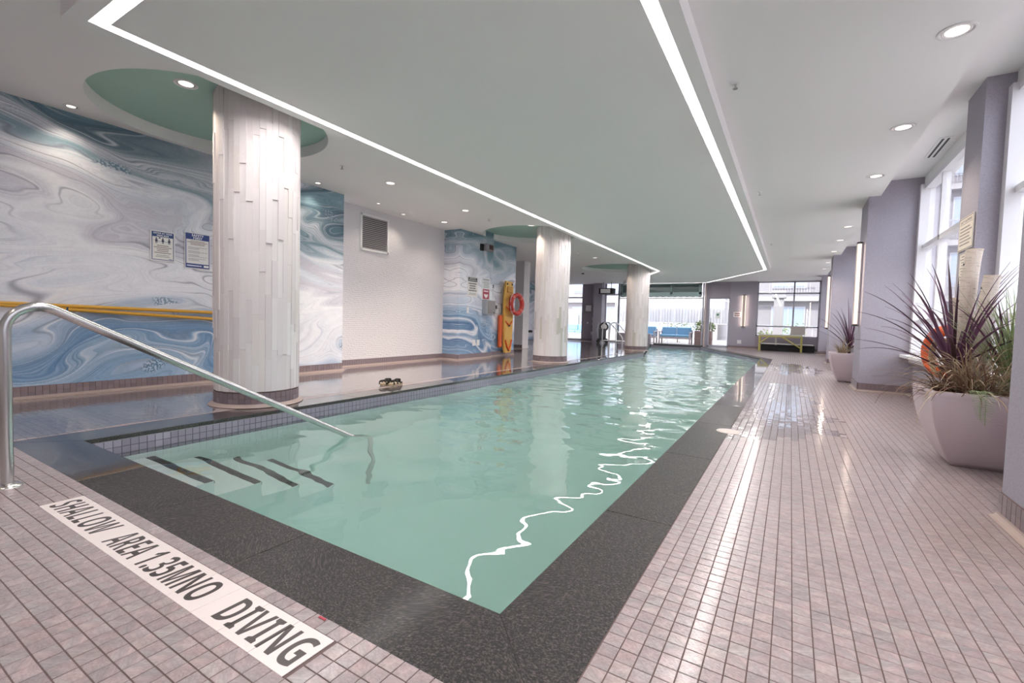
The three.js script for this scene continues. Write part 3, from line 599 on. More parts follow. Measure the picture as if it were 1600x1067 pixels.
{
  const t = tag(mesh('skimmer_cover', new THREE.LatheGeometry([[0, 0.006], [0.085, 0.006], [0.095, 0.004], [0.1, 0]].map(([a, b]) => new THREE.Vector2(a, b)), 40), std(hex('#cfc3bd'), 0.45)), 'round pale skimmer cover at the edge of the coping', 'cover'); t.position.set(-0.43, 0, -4.48);
  const g = thing('floor_drain', 'round dark floor drain in the wet tiles of the walkway', 'drain', [0.25, 0, -12.6]);
  mesh('rim', new THREE.TorusGeometry(0.06, 0.006, 8, 32).rotateX(Math.PI / 2), M.steelDull, g); mesh('grate', cyl(0.058, 0.058, 0.004, 0, 0.001, 0), M.darkGrey, g);
}
{ // portable pool stair with rails
  const t = thing('pool_ladder', 'white tubular pool stair with sloping rails past the farthest column', 'ladder', [-6.5, 0, -19.4], -0.25);
  for (const z of [-0.28, 0.28]) {
    mesh('rail', tube([[-0.45, 0, z], [-0.45, 0.55, z], [-0.42, 0.9, z], [-0.3, 0.98, z], [-0.1, 0.97, z], [0.1, 0.82, z], [0.5, 0.42, z], [0.56, 0.3, z], [0.56, 0, z]], 0.024, 60, 10), M.white, t);
    mesh('post', bar([-0.12, 0, z], [-0.12, 0.95, z], 0.022), M.white, t);
  }
  for (const [x, y] of [[-0.45, 0.2], [0.05, 0.2], [0.4, 0.2]]) mesh('step', rbox(0.2, 0.03, 0.56, 0.008, x, y, 0), M.white, t);
  mesh('brace', bar([-0.45, 0.2, 0.28], [0.56, 0.2, 0.28], 0.018), M.white, t); mesh('brace', bar([-0.45, 0.2, -0.28], [0.56, 0.2, -0.28], 0.018), M.white, t);
}
{ // rolling pool cleaner
  const t = thing('pool_vacuum', 'black wheeled machine with a round white top beside the pool stair', 'cleaner', [-7.75, 0, -21.3], 0.4);
  mesh('base', rbox(0.5, 0.12, 0.4, 0.03, 0, 0.16, 0), M.black, t);
  for (const x of [-0.2, 0.2]) for (const z of [-0.18, 0.18]) mesh('wheel', new THREE.CylinderGeometry(0.08, 0.08, 0.05, 20).rotateX(Math.PI / 2).translate(x, 0.08, z), M.black, t);
  mesh('body', rbox(0.34, 0.5, 0.28, 0.05, 0, 0.45, 0), M.darkGrey, t);
  mesh('reel', new THREE.TorusGeometry(0.17, 0.045, 10, 28).translate(0.06, 0.78, 0.02), M.black, t);
  mesh('cap', new THREE.CylinderGeometry(0.14, 0.14, 0.06, 28).rotateX(Math.PI / 2).translate(0.06, 0.78, 0.03), M.white, t);
  mesh('handle', tube([[-0.2, 0.2, 0.1], [-0.26, 0.6, 0.1], [-0.2, 0.95, 0.1], [-0.2, 0.95, -0.1], [-0.26, 0.6, -0.1], [-0.2, 0.2, -0.1]], 0.014, 40, 8), M.steelDull, t);
}
// pair of sandals on the wet deck
for (const [k, x, z, a] of [[0, -4.71, -4.52, 1.95], [1, -4.6, -4.58, 1.8]]) {
  const t = thing('sandal', k ? 'black strap sandal with pale sole, the one nearer the pool edge' : 'black strap sandal with pale sole, the one nearer the wall', 'sandal', [x, 0.001, z], a, 'pair of sandals on the wet deck'); t.scale.setScalar(1.05);
  const s = new THREE.Shape(); s.moveTo(-0.13, 0); s.bezierCurveTo(-0.13, 0.055, -0.05, 0.035, 0, 0.042); s.bezierCurveTo(0.09, 0.062, 0.14, 0.04, 0.14, 0); s.bezierCurveTo(0.14, -0.045, 0.06, -0.05, 0, -0.04); s.bezierCurveTo(-0.06, -0.03, -0.13, -0.05, -0.13, 0);
  const g = new THREE.ExtrudeGeometry(s, { depth: 0.024, bevelEnabled: true, bevelSize: 0.004, bevelThickness: 0.004, bevelSegments: 2, curveSegments: 10 }); g.rotateX(-Math.PI / 2).translate(0, 0.004, 0);
  mesh('sole', g, std(hex('#b9a78c'), 0.7), t);
  const strap = (xc, w, h) => { const c = new THREE.CatmullRomCurve3([V(xc, 0.02, 0.05), V(xc, 0.02 + h * 0.8, 0.04), V(xc + 0.01, 0.025 + h, 0), V(xc, 0.02 + h * 0.8, -0.045), V(xc, 0.02, -0.05)]); const p = c.getPoints(14), gs = []; for (let i = 0; i < 14; i++) { const m = p[i].clone().add(p[i + 1]).multiplyScalar(0.5), l = p[i].distanceTo(p[i + 1]); gs.push(box(w, 0.006, l + 0.003).applyQuaternion(new THREE.Quaternion().setFromUnitVectors(V(0, 0, 1), p[i + 1].clone().sub(p[i]).normalize())).translate(m.x, m.y, m.z)); } return merge(gs); };
  mesh('strap', strap(0.06, 0.05, 0.032), M.black, t); mesh('strap', strap(-0.02, 0.022, 0.036), M.black, t); mesh('strap', strap(-0.1, 0.022, 0.04), M.black, t);
}

// ---------------------------------------------------------------- things on the mural wall
{
  const rod = (za, ya, zb, yb, x, label, tipBlue) => {
    const t = thing('reach_pole', label, 'pole');
    mesh('shaft', bar([x, ya, za], [x, yb, zb], 0.019, 12), M.yellow, t);
    mesh('grip', bar([x, ya, za], [x, ya + (yb - ya) * 0.04, za + (zb - za) * 0.04], 0.0215, 12), tipBlue ? M.blue : M.black, t);
    return t;
  };
  rod(0.9, 0.99, -3.35, 0.917, -6.44, 'upper yellow reach pole lying on hooks along the mural wall', false);
  const t = rod(-1.02, 0.948, -3.3, 0.828, -6.44, 'lower yellow reach pole with a blue end on hooks along the mural wall', true);
  for (const z of [-1.72, -3.25]) { const h = thing('pole_hook', z > -2 ? 'small blue wall hook under the yellow poles' : 'small wall hook under the yellow poles behind the column', 'hook', [-6.5, 0.93 - (z > -2 ? 0 : 0.09), z]); mesh('plate', box(0.012, 0.12, 0.03, 0.006, -0.03, 0), M.blue, h); mesh('arm', tube([[0.01, -0.03, 0], [0.05, -0.045, 0], [0.09, -0.04, 0], [0.1, 0.0, 0]], 0.008, 16, 8), M.blue, h); }
}
// printed signs
const lines = (g, x, y, w, n, lh, col = '#555', ragged = 0.35, seedy = 1) => { g.fillStyle = col; for (let i = 0; i < n; i++) { let cx = x + (ragged < 0 ? 0 : 0), end = x + w * (1 - Math.abs(ragged) * Math.abs(Math.sin(i * 5.3 + seedy))); if (ragged < 0) { const m = (x + w - end) / 2; cx += m; end -= m; cx = x + m * 1; end = x + w - m; } while (cx < end) { const ww = 6 + 14 * Math.abs(Math.sin(cx * 1.7 + i)); g.fillRect(cx, y + i * lh, Math.min(ww, end - cx), lh * 0.42); cx += ww + 4; } } };
function plate(name, label, w, h, pos, turn, draw, category = 'sign', px = 512, thick = 0.006) {
  const t = thing(name, label, category, pos, turn);
  mesh('panel', rbox(w, h, thick, 0.001, 0, 0, -thick / 2 - 0.0004, 1), M.white, t);
  const pl = new THREE.PlaneGeometry(w * 0.995, h * 0.995); pl.translate(0, 0, 0.0002);
  mesh('print', pl, std(C(1, 1, 1), 0.5, { map: canvasTex(px, Math.round(px * h / w), draw) }), t); return t;
}
plate('wall_sign', 'blue and white sign headed ENTER AT YOUR OWN RISK on the mural', 0.255, 0.36, [-6.489, 1.695, -2.605], Math.PI / 2, (g, w, h) => {
  g.fillStyle = '#eceaec'; g.fillRect(0, 0, w, h); g.fillStyle = '#2c4a80'; g.fillRect(w * 0.05, h * 0.03, w * 0.9, h * 0.93); g.fillStyle = '#efedea'; g.fillRect(w * 0.08, h * 0.2, w * 0.84, h * 0.74);
  g.fillStyle = '#fff'; g.textAlign = 'center'; g.font = `bold ${h * 0.072}px sans-serif`; g.fillText('ENTER AT YOUR', w / 2, h * 0.105); g.fillText('OWN RISK', w / 2, h * 0.18);
  for (const [x, s] of [[0.24, 1], [0.5, 0.9], [0.76, 1]]) { g.fillStyle = '#2b3550'; g.beginPath(); g.arc(w * x, h * 0.255, h * 0.024, 0, 7); g.fill(); g.fillRect(w * x - h * 0.034, h * 0.285, h * 0.068, h * 0.075 * s); g.fillRect(w * x - h * 0.024, h * 0.35, h * 0.018, h * 0.065); g.fillRect(w * x + h * 0.006, h * 0.35, h * 0.018, h * 0.065); }
  g.fillStyle = '#6d86c4'; g.fillRect(w * 0.3, h * 0.34, w * 0.14, h * 0.012); g.fillRect(w * 0.56, h * 0.34, w * 0.14, h * 0.012); g.fillStyle = '#2b3550'; g.fillRect(w * 0.33, h * 0.215, w * 0.08, h * 0.035);
  lines(g, w * 0.14, h * 0.47, w * 0.72, 5, h * 0.06, '#6b5348', -0.4); lines(g, w * 0.2, h * 0.79, w * 0.6, 2, h * 0.05, '#8d8a8a', -0.2); g.fillStyle = '#5b6ea6'; g.fillRect(w * 0.74, h * 0.905, w * 0.14, h * 0.02);
});
plate('wall_sign', 'tall blue-bordered sign headed SAFETY FIRST on the mural beside the column', 0.295, 0.45, [-6.489, 1.692, -2.985], Math.PI / 2, (g, w, h) => {
  g.fillStyle = '#eceaec'; g.fillRect(0, 0, w, h); g.fillStyle = '#2d4488'; g.fillRect(w * 0.03, h * 0.02, w * 0.94, h * 0.96); g.fillStyle = '#eeecec'; g.fillRect(w * 0.06, h * 0.19, w * 0.88, h * 0.67);
  g.fillStyle = '#fff'; g.textAlign = 'center'; g.font = `bold ${h * 0.09}px sans-serif`; g.fillText('SAFETY', w / 2, h * 0.1); g.fillText('FIRST', w / 2, h * 0.18);
  lines(g, w * 0.1, h * 0.225, w * 0.8, 4, h * 0.033, '#7c4a44', -0.35); g.fillStyle = '#c08a7a';
  for (let k = 0; k < 4; k++) lines(g, w * 0.14, h * (0.4 + k * 0.105), w * 0.74, 3, h * 0.026, '#8b8e99', 0.5, k);
  g.fillStyle = '#fff'; g.fillRect(w * 0.74, h * 0.89, w * 0.2, h * 0.06); lines(g, w * 0.08, h * 0.9, w * 0.6, 1, h * 0.09, '#dfe3f2', 0.05);
});
plate('wall_sign', 'white notice with black heading and lines on the blue mural wall', 0.4, 0.47, [-6.412, 1.7, -8.8], Math.PI / 2, (g, w, h) => { g.fillStyle = '#e3e1e0'; g.fillRect(0, 0, w, h); g.fillStyle = '#33363a'; g.fillRect(w * 0.05, h * 0.05, w * 0.9, h * 0.2); lines(g, w * 0.12, h * 0.08, w * 0.76, 2, h * 0.085, '#e3e1e0', -0.2); for (let k = 0; k < 4; k++) lines(g, w * 0.1, h * (0.32 + k * 0.115), w * 0.8, 1, h * 0.15, '#4c4f55', -0.3, k); lines(g, w * 0.1, h * 0.82, w * 0.8, 2, h * 0.06, '#7b7d80', -0.3); }, 'sign', 384);
plate('wall_sign', 'narrow pale notice with a red heart panel above the metal cabinet', 0.36, 0.52, [-6.412, 1.69, -9.36], Math.PI / 2, (g, w, h) => { g.fillStyle = '#dedee2'; g.fillRect(0, 0, w, h); lines(g, w * 0.1, h * 0.06, w * 0.8, 1, h * 0.09, '#4f5157', -0.1); lines(g, w * 0.1, h * 0.16, w * 0.8, 6, h * 0.055, '#8a8b90', -0.3); g.fillStyle = '#a5304a'; g.fillRect(w * 0.12, h * 0.52, w * 0.76, h * 0.46); g.fillStyle = '#f1eef0'; lines(g, w * 0.2, h * 0.58, w * 0.6, 1, h * 0.16, '#efe6e8', -0.1); g.beginPath(); g.moveTo(w * 0.5, h * 0.94); g.bezierCurveTo(w * 0.1, h * 0.8, w * 0.28, h * 0.68, w * 0.5, h * 0.78); g.bezierCurveTo(w * 0.72, h * 0.68, w * 0.9, h * 0.8, w * 0.5, h * 0.94); g.fill(); }, 'sign', 384);
plate('wall_sign', 'small white sheet with a dark square between cabinet and spine board', 0.22, 0.38, [-6.54, 1.66, -9.8], Math.PI / 2, (g, w, h) => { g.fillStyle = '#dcdce0'; g.fillRect(0, 0, w, h); g.fillStyle = '#3c4147'; g.fillRect(w * 0.08, h * 0.04, w * 0.84, h * 0.22); g.fillStyle = '#aeb3b8'; g.fillRect(w * 0.2, h * 0.08, w * 0.25, h * 0.06); g.fillRect(w * 0.55, h * 0.14, w * 0.25, h * 0.06); lines(g, w * 0.1, h * 0.34, w * 0.8, 8, h * 0.07, '#9b9ca0', -0.4); }, 'sign', 256);
{
  const t = thing('defibrillator_cabinet', 'brushed metal wall cabinet below the red heart panel', 'cabinet', [-6.42, 1.245, -9.39], Math.PI / 2);
  mesh('body', rbox(0.36, 0.36, 0.16, 0.012, 0, 0, 0.08), M.steelDull, t); const d = mesh('door', rbox(0.32, 0.32, 0.012, 0.005, 0, 0, 0.165), std(hex('#8b8684'), 0.45, { metalness: 0.5 }), t); mesh('latch', rbox(0.04, 0.02, 0.02, 0.004, 0.1, -0.13, 0.178), M.darkGrey, d);
  const p = thing('emergency_phone', 'pale wall telephone box next to the metal cabinet', 'phone', [-6.55, 1.235, -9.83], Math.PI / 2);
  mesh('box', rbox(0.26, 0.26, 0.1, 0.015, 0, 0, 0.05), std(hex('#d7d6d8'), 0.5), p); mesh('handset', rbox(0.06, 0.18, 0.05, 0.02, -0.05, 0, 0.12), M.black, p); mesh('keypad', rbox(0.07, 0.09, 0.01, 0.004, 0.06, 0.03, 0.103), M.darkGrey, p);
  const c = thing('wall_camera', 'grey wall-mounted lamp housing with a dark red lens high on the mural', 'camera', [-6.42, 2.66, -9.25], Math.PI / 2);
  mesh('bracket', rbox(0.1, 0.16, 0.06, 0.01, -0.14, 0, 0.03), M.black, c); mesh('housing', rbox(0.3, 0.17, 0.16, 0.05, 0.04, 0.01, 0.1), std(hex('#9b989b'), 0.5), c); mesh('lens', rbox(0.16, 0.11, 0.02, 0.008, 0.03, 0.01, 0.182), std(hex('#3d1416'), 0.3), c);
}
function cover(pos, turn, w, h, label, kind) {
  const t = thing(kind === 'switch' ? 'light_switch' : 'power_outlet', label, kind, pos, turn);
  mesh('plate', rbox(w, h, 0.008, 0.003, 0, 0, 0.004), M.white, t);
  if (kind === 'switch') mesh('rocker', rbox(w * 0.4, h * 0.5, 0.006, 0.002, 0, 0, 0.009), M.frame, t);
  else for (const s of [-1, 1]) mesh('socket', rbox(w * 0.45, h * 0.28, 0.004, 0.002, 0, s * h * 0.2, 0.0085), M.frame, t);
}
cover([-6.42, 1.15, -8.64], Math.PI / 2, 0.08, 0.13, 'white wall switch under the white notice on the mural', 'switch');
cover([-6.42, 0.385, -8.91], Math.PI / 2, 0.12, 0.14, 'white double outlet low on the mural, farther from the spine board', 'outlet');
cover([-6.42, 0.385, -9.08], Math.PI / 2, 0.12, 0.14, 'white double outlet low on the mural, nearer the spine board', 'outlet');
{ // spine board with straps
  const t = thing('spine_board', 'yellow rescue spine board with orange straps standing against the mural', 'spine board', [-6.44, 0.09, -10.42], Math.PI / 2);
  const s = new THREE.Shape(); const pts = [[-0.13, 0], [0.13, 0], [0.17, 0.1], [0.2, 0.6], [0.21, 1.2], [0.19, 1.65], [0.15, 1.86], [-0.15, 1.86], [-0.19, 1.65], [-0.21, 1.2], [-0.2, 0.6], [-0.17, 0.1]]; pts.forEach(([x, y], i) => i ? s.lineTo(x, y) : s.moveTo(x, y)); s.closePath();
  for (const sx of [-1, 1]) for (let k = 0; k < 5; k++) { const h = new THREE.Path(), x = sx * (0.135 + 0.015 * Math.min(1, k / 2)), y = 0.22 + k * 0.33; h.moveTo(x - 0.012, y); h.lineTo(x + 0.012, y); h.lineTo(x + 0.012, y + 0.15); h.lineTo(x - 0.012, y + 0.15); h.closePath(); s.holes.push(h); }
  const g = new THREE.ExtrudeGeometry(s, { depth: 0.04, bevelEnabled: true, bevelSize: 0.012, bevelThickness: 0.01, bevelSegments: 3 });
  mesh('board', g, std(hex('#dfae55'), 0.5), t);
  mesh('strap', tube([[-0.2, 0.86, 0.02], [-0.13, 0.8, 0.065], [0, 0.72, 0.07], [0.13, 0.8, 0.065], [0.2, 0.86, 0.02]], 0.018, 24, 6), M.orange, t);
  mesh('strap', tube([[-0.16, 0.34, 0.06], [-0.08, 0.16, 0.07], [0, 0.07, 0.075], [0.08, 0.16, 0.07], [0.16, 0.34, 0.06]], 0.022, 24, 6), M.orange, t);
  mesh('strap', tube([[-0.2, 1.25, 0.02], [-0.1, 1.18, 0.065], [0.05, 1.1, 0.07], [0.2, 1.2, 0.02]], 0.016, 20, 6), M.orange, t);
  mesh('head_pad', rbox(0.24, 0.16, 0.03, 0.01, 0, 1.66, 0.06), std(hex('#c9953f'), 0.6), t);
  for (const x of [-0.12, 0.12]) mesh('clip', rbox(0.04, 0.05, 0.03, 0.006, x, 1.8, 0.055), M.black, t);
  mesh('clip', rbox(0.05, 0.05, 0.03, 0.006, 0, 0.07, 0.07), M.black, t); mesh('clip', rbox(0.06, 0.04, 0.03, 0.006, 0, 0.71, 0.075), M.black, t);
  const f = thing('rescue_tube', 'orange foam rescue tube hanging behind the spine board', 'rescue tube', [-6.5, 0.2, -10.13], Math.PI / 2);
  mesh('foam', rbox(0.13, 0.85, 0.08, 0.035, 0, 0.45, 0.03), M.orange, f); mesh('rope', tube([[0, 0.88, 0.04], [0.02, 1.0, 0.05], [0, 1.15, 0.04]], 0.008, 12, 6), M.black, f);
  const r = thing('lifebuoy', 'red lifebuoy ring with pale bands hanging in front of the spine board', 'lifebuoy', [-6.25, 1.37, -10.57], Math.PI / 2 - 0.1);
  mesh('ring', new THREE.TorusGeometry(0.245, 0.062, 14, 48), M.red, r);
  for (let k = 0; k < 4; k++) { const a = Math.PI / 4 + k * Math.PI / 2; mesh('band', new THREE.TorusGeometry(0.245, 0.064, 12, 8, 0.26).rotateZ(a - 0.13), std(hex('#d9746a'), 0.5), r); }
  mesh('grab_line', tube(Array.from({ length: 24 }, (_, k) => { const a = k / 24 * 2 * Math.PI, q = 0.31 + 0.015 * Math.cos(4 * a); return [q * Math.cos(a + Math.PI / 4), q * Math.sin(a + Math.PI / 4), 0.02]; }), 0.006, 96, 6, true), M.white, r);
  mesh('hook', tube([[0, 0.22, -0.25], [0, 0.2, -0.1], [0, 0.18, 0], [0, 0.21, 0.06]], 0.01, 16, 6), M.steelDull, r);
}
{ // louvred grille
  const t = thing('air_grille', 'large grey louvred air grille high on the white stone wall', 'grille', [-6.88, 2.5, -6.23], Math.PI / 2);
  const W = 0.7, H = 0.68, m = std(hex('#b4afb0'), 0.5);
  mesh('back', box(W - 0.06, H - 0.06, 0.004, 0, 0, 0.003), M.darkGrey, t);
  for (const s of [-1, 1]) { mesh('frame', rbox(W, 0.045, 0.03, 0.004, 0, s * (H / 2 - 0.02), 0.015), M.white, t); mesh('frame', rbox(0.045, H, 0.03, 0.004, s * (W / 2 - 0.02), 0, 0.015), M.white, t); }
  const g = rbox(W - 0.08, 0.02, 0.005, 0.0015, 0, 0, 0, 1).rotateX(0.75);
  for (let k = 0; k < 17; k++) { const s = mesh('slat', g, m, t); s.position.set(0, -H / 2 + 0.06 + k * (H - 0.12) / 16, 0.016); }
}

// ---------------------------------------------------------------- sconces, far wall fittings
function sconce(pos, turn, h, label, group) {
  const t = thing('wall_sconce', label, 'sconce', pos, turn, group);
  mesh('back_plate', rbox(0.12, h, 0.03, 0.004, 0, 0, 0.015), M.alu, t);
  mesh('body', rbox(0.1, h - 0.02, 0.06, 0.006, 0, 0, 0.055), std(hex('#cfbdb6'), 0.5), t);
  for (const s of [-1, 1]) {
    mesh('light_bar', rbox(0.03, h - 0.04, 0.05, 0.006, s * 0.066, 0, 0.055), M.sconceGlow, t);
    mesh('end_cap', rbox(0.12, 0.03, 0.07, 0.004, 0, s * (h / 2 - 0.005), 0.05), M.darkGrey, t);
    const l = new THREE.RectAreaLight(C(1, 0.8, 0.66), SCONCE_POWER, 0.05, h - 0.06); l.position.set(s * 0.084, 0, 0.055); l.rotation.y = -s * Math.PI / 2; t.add(l);
  }
}
sconce([0.92, 1.66, -9.12], -Math.PI / 2, 1.3, 'tall slim light bar on the pillar nearest the large planter');
sconce([0.9, 1.7, -15.6], -Math.PI / 2, 1.45, 'tall slim light bar on the second lit pillar beyond the small planter');
sconce([-1.8, 1.66, ZF], 0, 1.38, 'tall pale light bar on the grey far wall beside the glass door');
plate('wall_sign', 'small white two-line notice between the glass door and the far light bar', 0.3, 0.22, [-2.05, 1.5, ZF + 0.008], 0, (g, w, h) => { g.fillStyle = '#e6e1e1'; g.fillRect(0, 0, w, h); lines(g, w * 0.1, h * 0.15, w * 0.8, 1, h * 0.7, '#77565a', -0.05); lines(g, w * 0.1, h * 0.58, w * 0.8, 1, h * 0.6, '#77565a', -0.1); }, 'sign', 128);
cover([-1.92, 0.3, ZF], 0, 0.16, 0.16, 'white outlet plate low on the grey far wall', 'outlet');
{
  const t = thing('wall_cabinet', 'grey metal box with a white sheet on the dark grey far wall', 'cabinet', [-8.98, 1.68, ZF]);
  mesh('box', rbox(0.5, 0.5, 0.12, 0.01, 0, 0, 0.06), std(hex('#8d888c'), 0.5), t); mesh('sheet', box(0.3, 0.3, 0.004, 0, 0.02, 0.123), M.white, t); mesh('handle', rbox(0.03, 0.16, 0.04, 0.01, 0.27, -0.08, 0.08), M.black, t);
  cover([-8.75, 1.16, ZF], 0, 0.12, 0.14, 'white wall switch just below the grey metal box', 'switch'); cover([-8.75, 0.92, ZF], 0, 0.12, 0.14, 'lower white wall switch under the grey metal box', 'switch'); cover([-8.78, 0.42, ZF], 0, 0.16, 0.16, 'white outlet plate low on the dark grey wall by the pool machine', 'outlet');
  cover([-9.05, 0.95, ZF], 0, 0.09, 0.09, 'small wall dial left of the white switches', 'switch');
}
// glass doors and windows of the far wall
function glazing(name, label, x0, x1, y0, y1, xs, ys, m, door) {
  const w = structure(name, null, null, label), z0 = ZF - 0.05, z1 = ZF - 0.13, f = 0.05;
  const fr = (a, b, c, d, n = 'frame') => mesh(n, span(a, b, c, d, z0, z1), m, w);
  fr(x0, x0 + f, y0, y1); fr(x1 - f, x1, y0, y1); fr(x0, x1, y1 - f, y1); fr(x0, x1, y0, y0 + (door ? 0.1 : f));
  for (const x of xs) fr(x - 0.03, x + 0.03, y0, y1, 'mullion'); for (const y of ys) fr(x0, x1, y - 0.03, y + 0.03, 'transom');
  const X = [x0, ...xs, x1], Y = [y0, ...ys, y1];
  for (let i = 0; i + 1 < X.length; i++) for (let j = 0; j + 1 < Y.length; j++) mesh('pane', span(X[i] + 0.01, X[i + 1] - 0.01, Y[j] + 0.01, Y[j + 1] - 0.01, ZF - 0.088, ZF - 0.094), M.pane, w);
  if (door) mesh('door_handle', bar([door, 0.85, ZF - 0.02], [door, 1.35, ZF - 0.02], 0.018), M.steel, w);
  return w;
}
glazing('door_1', 'grey-framed glass door in the far wall', -3.25, -2.36, 0, 2.24, [], [], M.alu, -3.12);
glazing('door_2', 'glass door with transom light in the far left wall', -10.45, -9.36, 0, 3.0, [], [2.26], M.alu, -9.55);
glazing('window_20', 'large far window divided by grey mullions', -1.3, 0.98, 0.58, 2.93, [0.06], [2.42, 1.02], M.alu, 0);
glazing('window_21', 'narrow glazed side panel by the grey corner pier', -8.15, -7.4, 0, 3.0, [], [2.4], M.alu, 0);
plate('door_notice', 'small green and white notice on the glass door', 0.2, 0.28, [-2.85, 1.45, ZF - 0.07], 0, (g, w, h) => { g.fillStyle = '#eef0ee'; g.fillRect(0, 0, w, h); g.fillStyle = '#5f9a86'; g.beginPath(); g.arc(w / 2, h * 0.4, w * 0.25, 0, 7); g.fill(); }, 'sign', 128, 0.002);
{ // raised glazed overhead door above the pool's far opening
  const t = structure('door_3', null, null, 'raised grey-green overhead door with dark glazed panels');
  const m = std(hex('#8fa3a3'), 0.5, { metalness: 0.2 }), z = ZF + 0.04;
  mesh('top_rail', span(-7.35, -3.55, 2.84, 2.94, z, z - 0.1), m, t); mesh('bottom_rail', span(-7.35, -3.55, 2.28, 2.5, z, z - 0.1), m, t);
  for (const x of [-7.3, -6.1, -4.9, -3.62]) mesh('stile', span(x - 0.06, x + 0.06, 2.4, 2.9, z, z - 0.1), m, t);
  for (const [a, b] of [[-7.24, -6.16], [-6.04, -4.96], [-4.84, -3.68]]) mesh('pane', span(a, b, 2.5, 2.84, z - 0.04, z - 0.06), M.smoked, t);
  mesh('track', rbox(0.06, 2.95, 0.09, 0.01, -3.46, 1.47, ZF + 0.08), M.alu, t); mesh('track', rbox(0.07, 2.95, 0.06, 0.01, -3.36, 1.47, ZF + 0.1), std(hex('#b9a9a6'), 0.5), t); mesh('track', rbox(0.06, 2.95, 0.09, 0.01, -7.4, 1.47, ZF + 0.08), M.darkAlu, t);
  mesh('torsion_bar', bar([-7.4, 2.22, ZF - 0.02], [-3.5, 2.22, ZF - 0.02], 0.03), M.frame, t);
  for (let k = 0; k < 14; k++) mesh('hinge', rbox(0.1, 0.035, 0.03, 0.006, -7.2 + k * 0.275, 2.285, ZF + 0.06), M.darkAlu, t);
}
{ // overhead speaker or projector box left of the opening
  const t = thing('ceiling_unit', 'dark ceiling-hung box with a pale panel near the terrace opening', 'fixture', [-7.7, 2.5, -21.6]);
  mesh('box', rbox(0.7, 0.28, 0.4, 0.02, 0, 0, 0), M.black, t); mesh('panel', rbox(0.48, 0.2, 0.02, 0.006, -0.02, 0, 0.205), M.white, t); mesh('hanger', bar([-0.2, 0.14, 0], [-0.2, 0.45, 0], 0.015), M.darkGrey, t); mesh('hanger', bar([0.2, 0.14, 0], [0.2, 0.45, 0], 0.015), M.darkGrey, t);
}
{ // bench of yellow folding frames with a white board, by the far window
  const t = thing('folding_bench', 'yellow-framed folding bench with a pale top below the far window', 'bench', [-0.35, 0, -21.9]);
  const y = std(hex('#b9af66'), 0.5), w = std(hex('#cfcac2'), 0.6);
  mesh('top_board', rbox(1.55, 0.05, 0.42, 0.01, 0, 0.66, 0), w, t); mesh('lower_board', rbox(1.9, 0.04, 0.36, 0.01, 0.2, 0.3, -0.05), w, t);
  for (const x of [-0.74, 0.74]) for (const z of [-0.18, 0.18]) mesh('leg', rbox(0.07, 0.64, 0.05, 0.008, x, 0.32, z), y, t);
  for (const z of [-0.2, 0.2]) { mesh('rail', rbox(1.5, 0.06, 0.03, 0.006, 0, 0.605, z), y, t); mesh('brace', bar([0.74, 0.15, z], [0.05, 0.6, z], 0.025), y, t); mesh('brace', bar([-0.74, 0.3, z], [-0.4, 0.6, z], 0.022), y, t); }
  mesh('strut', rbox(0.06, 0.4, 0.04, 0.006, -0.15, 0.45, 0), w, t);
  const b = tag(mesh('storage_box', rbox(1.9, 0.26, 0.4, 0.02, -0.1, 0.13, -22.3), M.black), 'long low black box under the folding bench', 'box');
  const s = tag(mesh('seat_back', rbox(0.5, 0.34, 0.03, 0.01, 0.25, 0.86, -22.1), std(hex('#b7b0aa'), 0.7)), 'beige board leaning behind the folding bench', 'board');
}
{ // bench in the passage
  const t = thing('weight_bench', 'dark padded bench on a splayed metal stand in the side passage', 'bench', [-10.2, 0, -17.6], 0.4);
  mesh('pad', rbox(1.1, 0.1, 0.35, 0.03, 0, 0.5, 0), M.darkGrey, t); mesh('backrest', rbox(0.3, 0.4, 0.35, 0.03, -0.4, 0.68, 0).rotateZ(0.2), M.darkGrey, t); for (const x of [-0.2, 0.2]) mesh('leg', bar([x * 1.6, 0, 0], [x * 0.5, 0.46, 0], 0.03), M.black, t);
  plate('wall_sign', 'plain white sheet on the pale blue passage wall', 0.5, 0.6, [-11.39, 1.5, -18.9], Math.PI / 2, (g, w, h) => { g.fillStyle = '#f0f0f2'; g.fillRect(0, 0, w, h); }, 'sign', 64);
}

